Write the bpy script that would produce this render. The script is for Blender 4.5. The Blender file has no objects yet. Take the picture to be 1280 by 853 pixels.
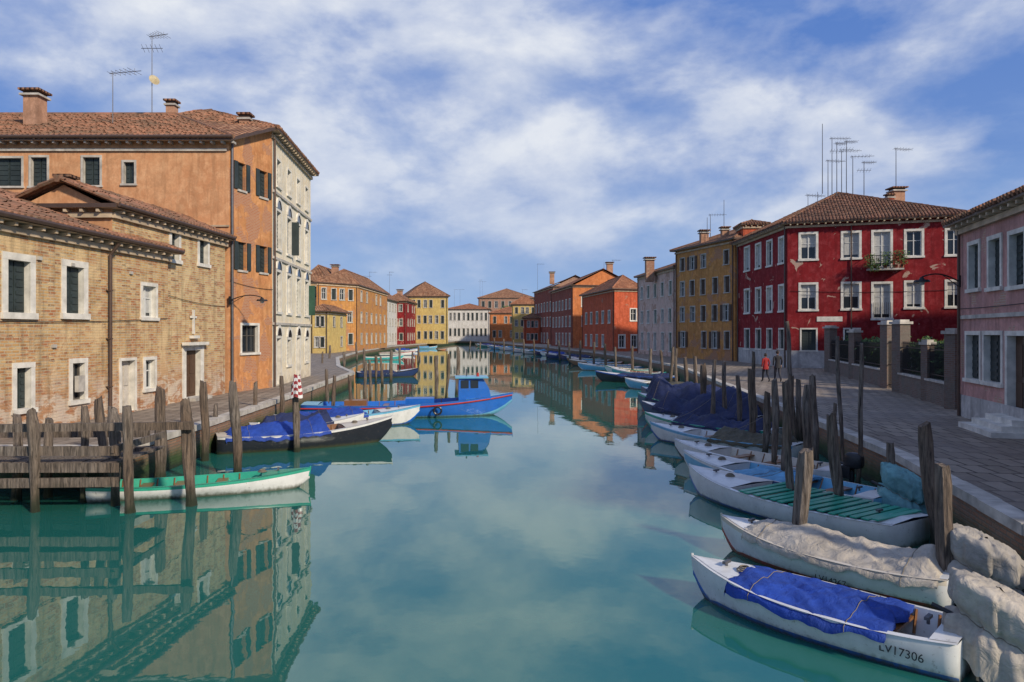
import bpy, bmesh, math, random
from mathutils import Vector, noise, Matrix
random.seed(7)
F=890.0; YH=416.0; HC=3.8; ZQ=1.0
sc=bpy.context.scene
# survey helpers: true metric positions recovered from measured bearings -------------
def gp(px,py,z=0.0):
    D=F*(HC-z)/(py-YH); return ((px-640)/F*D, D)
# ---------------------------------------------------------------- node helpers
def new_mat(name):
    m=bpy.data.materials.new(name); m.use_nodes=True
    nt=m.node_tree; b=nt.nodes['Principled BSDF']; return m,nt,b
def L(nt,a,b): nt.links.new(a,b)
def mixc(nt,fac,a,b,mode='MIX'):
    n=nt.nodes.new('ShaderNodeMix'); n.data_type='RGBA'; n.blend_type=mode
    for s,v in ((0,fac),(6,a),(7,b)):
        if isinstance(v,(int,float)): n.inputs[s].default_value=v
        elif isinstance(v,tuple): n.inputs[s].default_value=(v[0],v[1],v[2],1)
        else: L(nt,v,n.inputs[s])
    return n.outputs[2]
def ramp(nt,src,stops):
    r=nt.nodes.new('ShaderNodeValToRGB'); e=r.color_ramp.elements
    while len(e)<len(stops): e.new(0.5)
    for i,(p,c) in enumerate(stops):
        e[i].position=p; e[i].color=(c,c,c,1) if isinstance(c,(int,float)) else (c[0],c[1],c[2],1)
    L(nt,src,r.inputs[0]); return r.outputs[0]
def noi(nt,vec,scale,detail=4,rough=.55,dist=0):
    n=nt.nodes.new('ShaderNodeTexNoise'); n.inputs['Scale'].default_value=scale
    n.inputs['Detail'].default_value=detail; n.inputs['Roughness'].default_value=rough
    n.inputs['Distortion'].default_value=dist
    if vec is not None: L(nt,vec,n.inputs['Vector'])
    return n.outputs['Fac']
def mapping(nt,vec,sc=(1,1,1),rot=(0,0,0),loc=(0,0,0)):
    m=nt.nodes.new('ShaderNodeMapping'); m.inputs['Scale'].default_value=sc
    m.inputs['Rotation'].default_value=rot; m.inputs['Location'].default_value=loc
    L(nt,vec,m.inputs['Vector']); return m.outputs[0]
def pos(nt): return nt.nodes.new('ShaderNodeNewGeometry').outputs['Position']
def uv(nt): return nt.nodes.new('ShaderNodeTexCoord').outputs['UV']
def math_(nt,op,a,b=0.0,clamp=False):
    n=nt.nodes.new('ShaderNodeMath'); n.operation=op; n.use_clamp=clamp
    for i,v in enumerate((a,b)):
        if isinstance(v,(int,float)): n.inputs[i].default_value=v
        else: L(nt,v,n.inputs[i])
    return n.outputs[0]
def zof(nt):
    s=nt.nodes.new('ShaderNodeSeparateXYZ'); L(nt,pos(nt),s.inputs[0]); return s.outputs
def bump(nt,b,h,strength=.3,dist=.02):
    n=nt.nodes.new('ShaderNodeBump'); n.inputs['Strength'].default_value=strength
    n.inputs['Distance'].default_value=dist; L(nt,h,n.inputs['Height']); L(nt,n.outputs[0],b.inputs['Normal'])
def sc3(c,k): return tuple(x*k for x in c)
def flat(name,c,rough=.6,metal=0,var=.15,spec=.4,nscale=6):
    m,nt,b=new_mat(name); p=pos(nt)
    f=noi(nt,p,nscale,6)
    L(nt,mixc(nt,ramp(nt,f,[(.3,0),(.7,1)]),sc3(c,1-var),sc3(c,1+var)),b.inputs['Base Color'])
    b.inputs['Roughness'].default_value=rough; b.inputs['Metallic'].default_value=metal
    b.inputs['Specular IOR Level'].default_value=spec
    return m
def brickcol(nt,vec,c1,c2,mo,w=.25,h=.075,mort=.012):
    t=nt.nodes.new('ShaderNodeTexBrick'); L(nt,vec,t.inputs['Vector'])
    t.inputs['Color1'].default_value=(*c1,1); t.inputs['Color2'].default_value=(*c2,1); t.inputs['Mortar'].default_value=(*mo,1)
    t.inputs['Scale'].default_value=1; t.inputs['Brick Width'].default_value=w; t.inputs['Row Height'].default_value=h
    t.inputs['Mortar Size'].default_value=mort; t.inputs['Mortar Smooth'].default_value=.3; t.inputs['Bias'].default_value=0
    return t
def plaster(name,c,c2=None,peel=.0,damp=.6,stain=.35,peelc=None):
    m,nt,b=new_mat(name); p=pos(nt); u=uv(nt)
    c2=c2 or sc3(c,.72)
    f1=noi(nt,p,.55,8,.66,.6); f2=noi(nt,mapping(nt,p,(2.6,2.6,.28)),1.3,7,.62,.5); f3=noi(nt,p,9,5); f4=noi(nt,p,2.3,8,.7,.5)
    col=mixc(nt,ramp(nt,f1,[(.38,0),(.62,1)]),c,c2)
    col=mixc(nt,ramp(nt,f4,[(.46,0),(.66,.65)]),col,tuple(min(.8,x*1.25+.04) for x in c))
    col=mixc(nt,math_(nt,'MULTIPLY',ramp(nt,f2,[(.48,0),(.64,1)]),stain),col,sc3(c,.38))
    f5=noi(nt,mapping(nt,p,(1,1,1),loc=(9,4,2)),1.0,9,.7,.8)
    col=mixc(nt,ramp(nt,f5,[(.53,0),(.57,.38)]),col,mixc(nt,.5,sc3(c,.6),sc3(c,.75)))
    col=mixc(nt,.22,col,ramp(nt,f3,[(.3,.3),(.7,.9)]),'MULTIPLY')
    z=zof(nt)[2]
    br=brickcol(nt,u,(.34,.13,.07),(.42,.2,.11),(.38,.33,.27))
    h=math_(nt,'ADD',z,math_(nt,'MULTIPLY',noi(nt,p,1.1,7,.65),-3.2))
    low=ramp(nt,math_(nt,'MULTIPLY',math_(nt,'ADD',h,2),.25,True),[(.25,1),(.42,0)])
    if peel>0:
        pf=noi(nt,p,.8,8,.6,.6)
        pm=ramp(nt,math_(nt,'ADD',pf,math_(nt,'MULTIPLY',low,.16)),[(1-peel-.28,0),(1-peel-.26,1)])
        col=mixc(nt,pm,col,mixc(nt,.4,br.outputs[0],peelc or sc3(c2,.9)))
    col=mixc(nt,math_(nt,'MULTIPLY',low,damp),col,mixc(nt,f3,(.16,.14,.12),(.34,.3,.26)))
    L(nt,col,b.inputs['Base Color']); b.inputs['Roughness'].default_value=.92
    b.inputs['Specular IOR Level'].default_value=.2
    bump(nt,b,math_(nt,'ADD',f3,math_(nt,'MULTIPLY',f2,2)),.35,.02)
    return m
def brickwall(name,c1,c2,mo,plc=(.5,.38,.22),pl=.45):
    m,nt,b=new_mat(name); p=pos(nt); u=uv(nt)
    uj=mixc(nt,.02,u,noi(nt,p,3,2),'ADD')
    t=brickcol(nt,uj,c1,c2,mo,.27,.09,.016)
    vo=nt.nodes.new('ShaderNodeTexVoronoi'); vo.inputs['Scale'].default_value=1; vo.inputs['Randomness'].default_value=.35
    L(nt,mapping(nt,uj,(1/.27,1/.09,1)),vo.inputs['Vector']); sv=nt.nodes.new('ShaderNodeSeparateXYZ'); L(nt,vo.outputs['Color'],sv.inputs[0])
    big=noi(nt,p,.5,9,.68,.8); per=noi(nt,mapping(nt,p,(1,1,2)),1.6,7,.7,.4); fine=noi(nt,p,14,4)
    z=zof(nt)[2]
    bc=mixc(nt,ramp(nt,sv.outputs[0],[(.5,0),(.85,.8)]),t.outputs[0],(.36,.13,.06))
    bc=mixc(nt,ramp(nt,sv.outputs[1],[(.7,0),(.95,.6)]),bc,(.62,.47,.27))
    bc=mixc(nt,ramp(nt,sv.outputs[2],[(.82,0),(.95,.6)]),bc,(.14,.08,.05))
    lowr=ramp(nt,math_(nt,'MULTIPLY',z,.1),[(.12,.12),(.5,0)])
    bc=mixc(nt,ramp(nt,math_(nt,'ADD',per,lowr),[(.46,0),(.62,.8)]),bc,mixc(nt,.35,bc,(.38,.12,.05)))
    bc=mixc(nt,math_(nt,'MULTIPLY',t.outputs['Fac'],.7),bc,mo)
    col=mixc(nt,math_(nt,'MULTIPLY',ramp(nt,big,[(1-pl-.05,0),(1-pl+.03,1)]),.85),bc,mixc(nt,fine,sc3(plc,.85),sc3(plc,1.12)))
    low=ramp(nt,math_(nt,'MULTIPLY',math_(nt,'ADD',z,math_(nt,'MULTIPLY',big,-2.4)),.4,True),[(.1,1),(.65,0)])
    col=mixc(nt,math_(nt,'MULTIPLY',low,.7),col,mixc(nt,ramp(nt,per,[(.45,0),(.53,1)]),(.36,.15,.08),(.58,.5,.42)))
    st=noi(nt,mapping(nt,p,(3,3,.35)),1.4,6,.6)
    col=mixc(nt,math_(nt,'MULTIPLY',ramp(nt,st,[(.5,0),(.68,1)]),.42),col,(.13,.085,.05))
    L(nt,col,b.inputs['Base Color']); b.inputs['Roughness'].default_value=.95; b.inputs['Specular IOR Level'].default_value=.15
    bump(nt,b,math_(nt,'ADD',math_(nt,'MULTIPLY',t.outputs['Fac'],-1.0),math_(nt,'ADD',per,fine)),.6,.02)
    return m
def tiles(name,c=(.40,.165,.09),dark=(.15,.085,.055),light=(.52,.29,.17)):
    m,nt,b=new_mat(name); u=uv(nt); p=pos(nt)
    w=nt.nodes.new('ShaderNodeSeparateXYZ'); L(nt,u,w.inputs[0])
    su=math_(nt,'ABSOLUTE',math_(nt,'SINE',math_(nt,'MULTIPLY',w.outputs[0],math.pi/.24)))
    fr=math_(nt,'FRACT',math_(nt,'MULTIPLY',w.outputs[1],1/.36))
    vo=nt.nodes.new('ShaderNodeTexVoronoi'); vo.inputs['Scale'].default_value=1
    L(nt,mapping(nt,u,(1/.24,1/.36,1)),vo.inputs['Vector'])
    f=noi(nt,p,.8,7,.65); g=noi(nt,p,7,4)
    s=nt.nodes.new('ShaderNodeSeparateXYZ'); L(nt,vo.outputs['Color'],s.inputs[0])
    col=mixc(nt,s.outputs[0],sc3(c,.55),light)
    col=mixc(nt,ramp(nt,f,[(.42,0),(.66,.7)]),col,dark)
    col=mixc(nt,ramp(nt,g,[(.55,0),(.75,.4)]),col,(.2,.19,.14))
    col=mixc(nt,ramp(nt,su,[(0,.9),(.5,0)]),col,(.03,.018,.012))
    col=mixc(nt,ramp(nt,fr,[(0,.6),(.18,0)]),col,(.04,.022,.015))
    L(nt,col,b.inputs['Base Color']); b.inputs['Roughness'].default_value=.95; b.inputs['Specular IOR Level'].default_value=.15
    bump(nt,b,math_(nt,'ADD',su,math_(nt,'MULTIPLY',fr,.5)),.9,.08)
    return m
def barrel(name,light,dark):
    m,nt,b=new_mat(name); p=pos(nt)
    vo=nt.nodes.new('ShaderNodeTexVoronoi'); vo.inputs['Scale'].default_value=3.2; L(nt,p,vo.inputs['Vector'])
    s=nt.nodes.new('ShaderNodeSeparateXYZ'); L(nt,vo.outputs['Color'],s.inputs[0])
    f=noi(nt,p,.8,7,.65); g=noi(nt,p,7,4)
    col=mixc(nt,s.outputs[0],sc3(light,.5),light); col=mixc(nt,ramp(nt,f,[(.40,0),(.62,.8)]),col,dark)
    col=mixc(nt,ramp(nt,g,[(.52,0),(.7,.6)]),col,(.2,.18,.13))
    L(nt,col,b.inputs['Base Color']); b.inputs['Roughness'].default_value=.95; b.inputs['Specular IOR Level'].default_value=.15
    return m
# ---------------------------------------------------------------- materials
M={}
M['tile']=tiles('terracotta_tiles'); M['tile2']=tiles('terracotta_tiles_dark',(.31,.13,.08),(.11,.07,.05),(.4,.22,.14))
M['tile3']=tiles('terracotta_tiles_red',(.46,.17,.085),(.24,.1,.06),(.52,.24,.13))
BAR={M['tile']:barrel('barrel_tiles',(.42,.2,.12),(.14,.09,.06)),M['tile2']:barrel('barrel_tiles_dark',(.33,.155,.1),(.11,.07,.05)),M['tile3']:barrel('barrel_tiles_red',(.48,.2,.11),(.22,.11,.07))}
M['stone']=flat('istrian_stone',(.44,.41,.36),.85,var=.35,nscale=2.5)
M['stonew']=flat('white_frame_stone',(.64,.61,.54),.8,var=.22,nscale=3)
M['cornice']=flat('cornice_plaster',(.46,.36,.25),.9,var=.3,nscale=2)
M['glass'],nt,b=new_mat('window_glass'); b.inputs['Base Color'].default_value=(.018,.024,.03,1); b.inputs['Roughness'].default_value=.12
M['shut']=flat('dark_green_shutter',(.03,.042,.042),.6,var=.35,nscale=1.2)
M['shutb']=flat('brown_shutter',(.07,.04,.025),.6,var=.35,nscale=1.2)
M['shutg']=flat('green_shutter',(.03,.085,.055),.6,var=.35,nscale=1.2)
M['frame']=flat('window_frame_white',(.6,.6,.57),.6,var=.06)
M['framed']=flat('window_frame_dark',(.09,.08,.07),.6)
M['curtain']=flat('curtain',(.42,.42,.4),.9)
M['door']=flat('wood_door',(.09,.05,.03),.6)
M['doorp']=flat('pale_door',(.5,.46,.4),.7)
M['iron']=flat('iron',(.02,.02,.022),.5,.3)
M['alu']=flat('antenna_metal',(.13,.13,.14),.5,.6)
M['gutter']=flat('copper_gutter',(.1,.065,.05),.5,.3)
M['chim']=plaster('chimney_plaster',(.5,.28,.18),peel=.0)
M['orange']=plaster('orange_plaster',(.66,.345,.175),(.57,.27,.13),0.0,.5,.35)
M['orange_s']=plaster('orange_plaster_side',(.64,.3,.12),(.52,.22,.09),.20,.6,.4)
M['white']=plaster('cream_plaster',(.86,.76,.56),(.8,.68,.48),.0,.5,.12)
M['brick']=brickwall('ochre_brick',(.52,.31,.12),(.62,.42,.2),(.5,.42,.28),(.66,.48,.26),.43)
M['brick2']=brickwall('ochre_brick_b',(.56,.36,.15),(.64,.45,.22),(.52,.45,.3),(.68,.52,.29),.40)
M['redbrick']=brickwall('red_brick',(.3,.12,.07),(.38,.17,.1),(.36,.31,.26),(.38,.28,.2),.3)
M['greybrick'],nt,b=new_mat('grey_weathered_brick'); p=pos(nt); t=brickcol(nt,uv(nt),(.15,.085,.06),(.2,.13,.1),(.17,.155,.14)); f=noi(nt,p,1.6,8,.7)
L(nt,mixc(nt,ramp(nt,f,[(.42,0),(.6,.8)]),t.outputs[0],mixc(nt,noi(nt,p,8,4),(.07,.06,.045),(.2,.185,.16))),b.inputs['Base Color']); b.inputs['Roughness'].default_value=.95; bump(nt,b,f,.6,.03)
M['red']=plaster('crimson_plaster',(.27,.018,.022),(.2,.015,.019),.10,.2,.4,(.5,.4,.34))
M['ochre']=plaster('ochre_plaster',(.58,.28,.085),(.46,.2,.07),.16,.5,.4)
M['pinkw']=plaster('pale_pink_plaster',(.72,.5,.41),(.6,.42,.34),.15,.5,.3)
M['pink']=plaster('pink_plaster',(.58,.31,.27),(.48,.28,.26),.13,.7,.5,(.55,.42,.36))
M['vermil']=plaster('vermilion_plaster',(.58,.12,.05),(.46,.1,.05),.08,.3,.4)
M['rust']=plaster('rust_plaster',(.32,.09,.06),(.24,.08,.06),.1,.3,.5)
M['orange2']=plaster('bright_orange_plaster',(.64,.22,.075),(.52,.18,.07),.08,.3,.4)
M['brown']=plaster('brown_plaster',(.4,.24,.17),(.32,.2,.15),.15,.3,.4)
M['yellow']=plaster('yellow_plaster',(.66,.48,.17),(.56,.4,.15),.0,.3,.3)
M['wht']=plaster('white_plaster',(.7,.67,.6),(.58,.55,.5),.0,.4,.4)
M['plinth']=plaster('plinth_plaster',(.55,.53,.5),(.4,.38,.36),.0,.5,.5)
# ---------------------------------------------------------------- mesh builder
class MB:
    def __init__(s): s.v=[];s.f=[];s.uv=[];s.m=[];s.mats=[]
    def mi(s,mat):
        if mat not in s.mats: s.mats.append(mat)
        return s.mats.index(mat)
    def face(s,pts,mat,uvs=None,out=None):
        pts=[Vector(p) for p in pts]
        if out is not None:
            nn=(pts[1]-pts[0]).cross(pts[-1]-pts[0])
            if nn.dot(Vector(out))<0: pts=pts[::-1]; uvs=uvs[::-1] if uvs else None
        if uvs is None:
            nn=(pts[1]-pts[0]).cross(pts[-1]-pts[0])
            if nn.length>0: nn.normalize()
            if abs(nn.z)>.999 or nn.length==0: uvs=[(p.x,p.y) for p in pts]
            else:
                t=Vector((0,0,1)).cross(nn); t.normalize(); bt=nn.cross(t)
                uvs=[(p.dot(t),p.dot(bt)) for p in pts]
        i=len(s.v); s.v+=[tuple(p) for p in pts]; s.f.append(list(range(i,i+len(pts)))); s.uv+=list(uvs); s.m.append(s.mi(mat))
    def box(s,o,ex,ey,ez,mat):
        o=Vector(o);ex=Vector(ex);ey=Vector(ey);ez=Vector(ez)
        if ex.cross(ey).dot(ez)<0: ex,ey=ey,ex
        P=lambda a,b,c:o+ex*a+ey*b+ez*c
        for q in (((0,0,0),(0,1,0),(1,1,0),(1,0,0)),((0,0,1),(1,0,1),(1,1,1),(0,1,1)),((0,0,0),(1,0,0),(1,0,1),(0,0,1)),
                  ((0,1,0),(0,1,1),(1,1,1),(1,1,0)),((0,0,0),(0,0,1),(0,1,1),(0,1,0)),((1,0,0),(1,1,0),(1,1,1),(1,0,1))):
            s.face([P(*k) for k in q],mat)
    def cbox(s,c,sx,sy,sz,mat,ang=0):
        ca,sa=math.cos(ang),math.sin(ang)
        ex=Vector((ca*sx,sa*sx,0));ey=Vector((-sa*sy,ca*sy,0));ez=Vector((0,0,sz))
        s.box(Vector(c)-ex/2-ey/2-ez/2,ex,ey,ez,mat)
    def cyl(s,p0,p1,r0,r1,mat,n=8,caps=True):
        p0=Vector(p0);p1=Vector(p1);d=(p1-p0).normalized()
        a=d.cross(Vector((0,0,1)) if abs(d.z)<.9 else Vector((1,0,0))).normalized(); b=d.cross(a)
        c0=[];c1=[]
        for i in range(n):
            t=2*math.pi*i/n; q=a*math.cos(t)+b*math.sin(t); c0.append(p0+q*r0); c1.append(p1+q*r1)
        for i in range(n):
            j=(i+1)%n; s.face([c0[i],c0[j],c1[j],c1[i]],mat)
        if caps: s.face(c0[::-1],mat); s.face(c1,mat)
    def obj(s,name,parent=None,smooth=False,loc=None,rot=0,merge=False):
        me=bpy.data.meshes.new(name); me.from_pydata(s.v,[],s.f)
        for m in s.mats: me.materials.append(m)
        me.polygons.foreach_set('material_index',s.m)
        l=me.uv_layers.new(name='UVMap')
        flatuv=[c for u_ in s.uv for c in u_[:2]]
        l.data.foreach_set('uv',flatuv)
        if merge or smooth:
            bm=bmesh.new(); bm.from_mesh(me); bmesh.ops.remove_doubles(bm,verts=bm.verts,dist=.0005)
            bmesh.ops.recalc_face_normals(bm,faces=bm.faces); bm.to_mesh(me); bm.free()
        if smooth: me.polygons.foreach_set('use_smooth',[True]*len(me.polygons))
        me.update()
        o=bpy.data.objects.new(name,me); sc.collection.objects.link(o)
        if parent: o.parent=parent
        if loc: o.location=loc
        o.rotation_euler[2]=rot
        return o
def empty(name,loc=(0,0,0),rz=0):
    e=bpy.data.objects.new(name,None); sc.collection.objects.link(e); e.location=loc; e.rotation_euler[2]=rz; e.empty_display_size=.3; return e
# ---------------------------------------------------------------- facade
def facade(mb,tr,p0,p1,z0,z1,mat,ops,n):
    p0=Vector((p0[0],p0[1],0));p1=Vector((p1[0],p1[1],0)); Lw=(p1-p0).length; d=(p1-p0)/Lw
    P=lambda u,z,o=0:p0+d*u+n*o+Vector((0,0,z))
    us=sorted(set([0,Lw]+[min(max(o[k],0.02),Lw-.02) for o in ops for k in (0,2)]))
    zs=sorted(set([z0,z1]+[min(max(o[k],z0+.01),z1-.02) for o in ops for k in (1,3)]))
    for i in range(len(us)-1):
        for j in range(len(zs)-1):
            cu=(us[i]+us[i+1])/2; cz=(zs[j]+zs[j+1])/2
            if any(o[0]<cu<o[2] and o[1]<cz<o[3] for o in ops): continue
            mb.face([P(us[i],zs[j]),P(us[i+1],zs[j]),P(us[i+1],zs[j+1]),P(us[i],zs[j+1])],mat,
                [(us[i],zs[j]),(us[i+1],zs[j]),(us[i+1],zs[j+1]),(us[i],zs[j+1])],out=n)
    Z=Vector((0,0,1))
    for o in ops:
        u0,a,u1,b=max(o[0],.02),max(o[1],z0+.01),min(o[2],Lw-.02),min(o[3],z1-.02)
        kind=o[4]; op=o[5] if len(o)>5 else {}
        rd=.2; sur=op.get('sur',M['stonew']); sw=op.get('sw',.13)
        for q,nn in (((P(u0,a),P(u0,a,-rd),P(u0,b,-rd),P(u0,b)),d),((P(u1,a),P(u1,a,-rd),P(u1,b,-rd),P(u1,b)),-d),
                  ((P(u0,a),P(u1,a),P(u1,a,-rd),P(u0,a,-rd)),Z),((P(u0,b),P(u1,b),P(u1,b,-rd),P(u0,b,-rd)),-Z)):
            tr.face(q,sur if sur else mat,out=nn)
        def bx(ua,za,ub,zb,o0,o1,m): tr.box(P(ua,za,o0),d*(ub-ua),Z*(zb-za),n*(o1-o0),m)
        back={'glass':M['glass'],'shut':op.get('sh',M['shut']),'open':M['glass'],'door':op.get('sh',M['door']),'dark':M['glass']}[kind]
        tr.face((P(u0,a,-rd),P(u1,a,-rd),P(u1,b,-rd),P(u0,b,-rd)),back,out=n)
        w=u1-u0;h=b-a
        if kind in('glass','open'):
            fm=op.get('fm',M['frame']); t=.06
            bx(u0,a,u0+t,b,-rd+.005,-rd+.06,fm); bx(u1-t,a,u1,b,-rd+.005,-rd+.06,fm)
            bx(u0+t,a,u1-t,a+t,-rd+.005,-rd+.06,fm); bx(u0+t,b-t,u1-t,b,-rd+.005,-rd+.06,fm)
            bx((u0+u1)/2-.035,a+t,(u0+u1)/2+.035,b-t,-rd+.005,-rd+.05,fm)
            zz=a+h*.62; cr=random.random()
            for (ua,ub) in ((u0+t,(u0+u1)/2-.035),((u0+u1)/2+.035,u1-t)):
                bx(ua,zz-.02,ub,zz+.02,-rd+.005,-rd+.04,fm)
                if op.get('cur') and cr<.75:
                    ct=a+t+h*(.1 if cr<.3 else .45)
                    tr.face((P(ua,ct,-rd+.004),P(ub,ct,-rd+.004),P(ub,b-t,-rd+.004),P(ua,b-t,-rd+.004)),M['curtain'],out=n)
        if kind in('shut',):
            m=op.get('sh',M['shut'])
            for k in (0,1):
                ua=u0+.02+k*(w/2); ub=ua+w/2-.04
                bx(ua,a+.02,ub,b-.02,-rd+.004,-rd+.05,m)
                nb=max(3,int(h/.22))
                for s_ in range(nb):
                    zz=a+.08+s_*(h-.16)/nb
                    bx(ua+.05,zz,ub-.05,zz+(h-.16)/nb*.45,-rd+.052,-rd+.075,m)
        if kind=='open':
            m=op.get('sh',M['shut']); sw2=w/2
            so=sw if sur else 0
            for ua in (u0-so-sw2-.02,u1+so+.02):
                bx(ua,a,ua+sw2,b,.012,.06,m)
                nb=max(3,int(h/.2))
                for s_ in range(nb):
                    zz=a+.08+s_*(h-.16)/nb
                    bx(ua+.06,zz,ua+sw2-.06,zz+(h-.16)/nb*.45,.06,.08,m)
        if kind=='door':
            m=op.get('sh',M['door'])
            for k in (0,1):
                for zz,hh in ((a+.15,h*.35),(a+.15+h*.42,h*.4)):
                    bx(u0+.07+k*w/2,zz,u0+w/2-.07+k*w/2,zz+hh,-rd+.004,-rd+.03,m)
        if sur:
            bx(u0-sw,a if kind=='door' else a-.0,u0,b,-.01,.035,sur); bx(u1,a,u1+sw,b,-.01,.035,sur)
            bx(u0-sw,b,u1+sw,b+sw,-.01,.04,sur)
            if kind!='door': bx(u0-sw-.04,a-sw*.9,u1+sw+.04,a-.001,-.01,.09,sur)
        elif kind!='door':
            bx(u0-.05,a-.1,u1+.05,a-.001,-.01,.07,M['stone'])
def opx(p0,p1,x0,y0,x1,y1,kind,**op):
    p0=Vector((p0[0],p0[1]));p1=Vector((p1[0],p1[1])); d=(p1-p0).normalized()
    def hit(px):
        k=(px-640)/F
        t=(k*p0.y-p0.x)/(d.x-k*d.y); return t,(p0+d*t).y
    ta,da=hit(x0);tb,db=hit(x1);tm,dm=hit((x0+x1)/2)
    za=HC-(y1-YH)/F*dm; zb=HC-(y0-YH)/F*dm
    return (min(ta,tb),za,max(ta,tb),zb,kind,op)
def roof(mb,c,ze,rise,over,mat,style='hip',axis=None,thick=.14):
    c=[Vector((p[0],p[1],0)) for p in c]; cen=sum(c,Vector())/4
    E=[]
    for i in range(4):
        a=c[i-1];b=c[i];d=c[(i+1)%4]
        u1=(b-a).normalized();u2=(b-d).normalized(); E.append(b+(u1+u2)*over)
    l0=(E[1]-E[0]).length; l1=(E[2]-E[1]).length
    if axis is None: axis=0 if l0>=l1 else 1
    if axis==1: E=E[1:]+E[:1]
    mA=(E[3]+E[0])/2; mB=(E[1]+E[2])/2; half=(E[3]-E[0]).length/2; dl=(mB-mA).length; dd=(mB-mA)/dl
    ins=min(half,dl/2-.05) if style=='hip' else 0
    R0=mA+dd*ins+Vector((0,0,ze+rise)); R1=mB-dd*ins+Vector((0,0,ze+rise))
    E=[e+Vector((0,0,ze)) for e in E]
    up=Vector((0,0,1))
    mb.face([E[0],E[1],R1,R0],mat,out=up); mb.face([E[2],E[3],R0,R1],mat,out=up)
    if style=='hip':
        mb.face([E[1],E[2],R1],mat,out=up); mb.face([E[3],E[0],R0],mat,out=up)
    for i in range(4):
        a,b=E[i],E[(i+1)%4]; t=Vector((0,0,thick)); o=((a+b)/2-cen); o.z=0
        mb.face([a-t,b-t,b,a],M['gutter'],out=o)
    mb.face([e-Vector((0,0,thick)) for e in E],M['cornice'],out=-up)
    bm_=BAR.get(mat,mat)
    def ridge(a,b,r):
        n_=max(1,int((b-a).length/.45)) if cen.y<75 else 1
        for q in range(n_):
            p=a+(b-a)*q/n_; p2=a+(b-a)*(q+1.08)/n_ if q<n_-1 else b; mb.cyl(p+up*random.uniform(-.01,.02),p2,r*1.1,r*.9,bm_,6)
    ridge(R0,R1,.12)
    if style=='hip':
        for a,b in ((E[0],R0),(E[3],R0),(E[1],R1),(E[2],R1)): ridge(a,b,.1)
    faces=[(E[0],E[1],R1,R0),(E[2],E[3],R0,R1)]+([(E[1],E[2],R1,R1),(E[3],E[0],R0,R0)] if style=='hip' else [])
    if cen.y<75:
        for a,b,rb_,ra in faces:
            ln=(b-a).length; k=int(ln/.24); ed=(b-a)/ln
            for q in range(k):
                s_=(q+.5)/k*ln; p=a+ed*s_
                fn=(b-a).cross(ra-a).normalized(); up_s=fn.cross(ed).normalized()
                if up_s.z<0: up_s=-up_s
                H=(ra-a).dot(up_s); sa=(ra-a).dot(ed); sb=(rb_-a).dot(ed)
                if s_<sa: lim=H*s_/max(sa,.01)
                elif s_>sb: lim=H*(ln-s_)/max(ln-sb,.01)
                else: lim=H
                lim=min(H,lim)-.08
                if lim<.15: continue
                mb.cyl(p-up_s*(.05+random.uniform(0,.05))+up*.012,p+up_s*min(.36,lim)+up*.012,.088,.07,bm_,6)
                z_=.32
                while z_<lim:
                    e_=min(lim,z_+random.uniform(.45,.9)); mb.cyl(p+up_s*z_+up*(.01+random.uniform(0,.018)),p+up_s*e_,.082,.066,bm_,5,False); z_=e_
    return E
def building(name,c,zt,wm,rise,ops={},over=.45,style='hip',axis=None,rm=None,wms={},cornice=True,z0=ZQ,plinth=None,pipes=True):
    e=empty(name); wb=MB();tr=MB();rb=MB()
    cen=sum((Vector((p[0],p[1],0)) for p in c),Vector())/4
    for i in range(4):
        a=c[i];b=c[(i+1)%4]; va=Vector((a[0],a[1],0));vb=Vector((b[0],b[1],0)); d=(vb-va).normalized()
        n=Vector((d.y,-d.x,0)); 
        if n.dot((va+vb)/2-cen)<0: n=-n
        facade(wb,tr,a,b,z0-.05,zt,wms.get(i,wm),ops.get(i,[]),n)
        if cornice:
            tr.box(va+Vector((0,0,zt-.32))-d*.06+n*.003,d*((vb-va).length+.12),n*.13,Vector((0,0,.17)),M['cornice'])
            ln=(vb-va).length
            if cen.y<75:
                k=int(ln/.5)
                for q in range(k): tr.box(va+d*(q+.3)*ln/k+n*.0+Vector((0,0,zt-.145)),d*.1,n*(over-.05),Vector((0,0,.09)),M['cornice'])
        if plinth: 
            tr.box(va+Vector((0,0,z0-.02))-d*.0+n*.002,d*(vb-va).length,n*.05,Vector((0,0,plinth-z0)),M['plinth'])
        if pipes and i==0 and cen.y>50:
            pp=va+d*.25+n*.12; tr.cyl(pp+Vector((0,0,z0)),pp+Vector((0,0,zt)),.06,.06,M['gutter'],6)
            pp=vb-d*.25+n*.12; tr.cyl(pp+Vector((0,0,z0)),pp+Vector((0,0,zt)),.06,.06,M['gutter'],6)
    roof(rb,c,zt+.13,rise,over,rm or M['tile'],style,axis)
    if style=='gable':
        C=[Vector((p[0],p[1],0)) for p in c]
        l0=(C[1]-C[0]).length;l1=(C[2]-C[1]).length; ax=axis if axis is not None else (0 if l0>=l1 else 1)
        pr=((1,2),(3,0)) if ax==0 else ((0,1),(2,3))
        for i,j in pr:
            a,b=C[i],C[j]; m=(a+b)/2
            wb.face([a+Vector((0,0,zt)),b+Vector((0,0,zt)),m+Vector((0,0,zt+rise*.97))],wms.get(i,wm),out=(m-cen))
    w=wb.obj('walls',e); t=tr.obj('windows_and_trim',e); r=rb.obj('roof',e)
    return e
def auto(Lw,cols,rows,w,kinds,u0=.8,u1=None,**op):
    r=[]; u1=u1 or Lw-.8
    for (za,zb) in rows:
        for i in range(cols):
            if random.random()<.06: continue
            c_=u0+(u1-u0)*(i+.5)/cols+random.uniform(-.12,.12)
            r.append((c_-w/2,za,c_+w/2,zb,random.choice(kinds),op))
    return r
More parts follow.
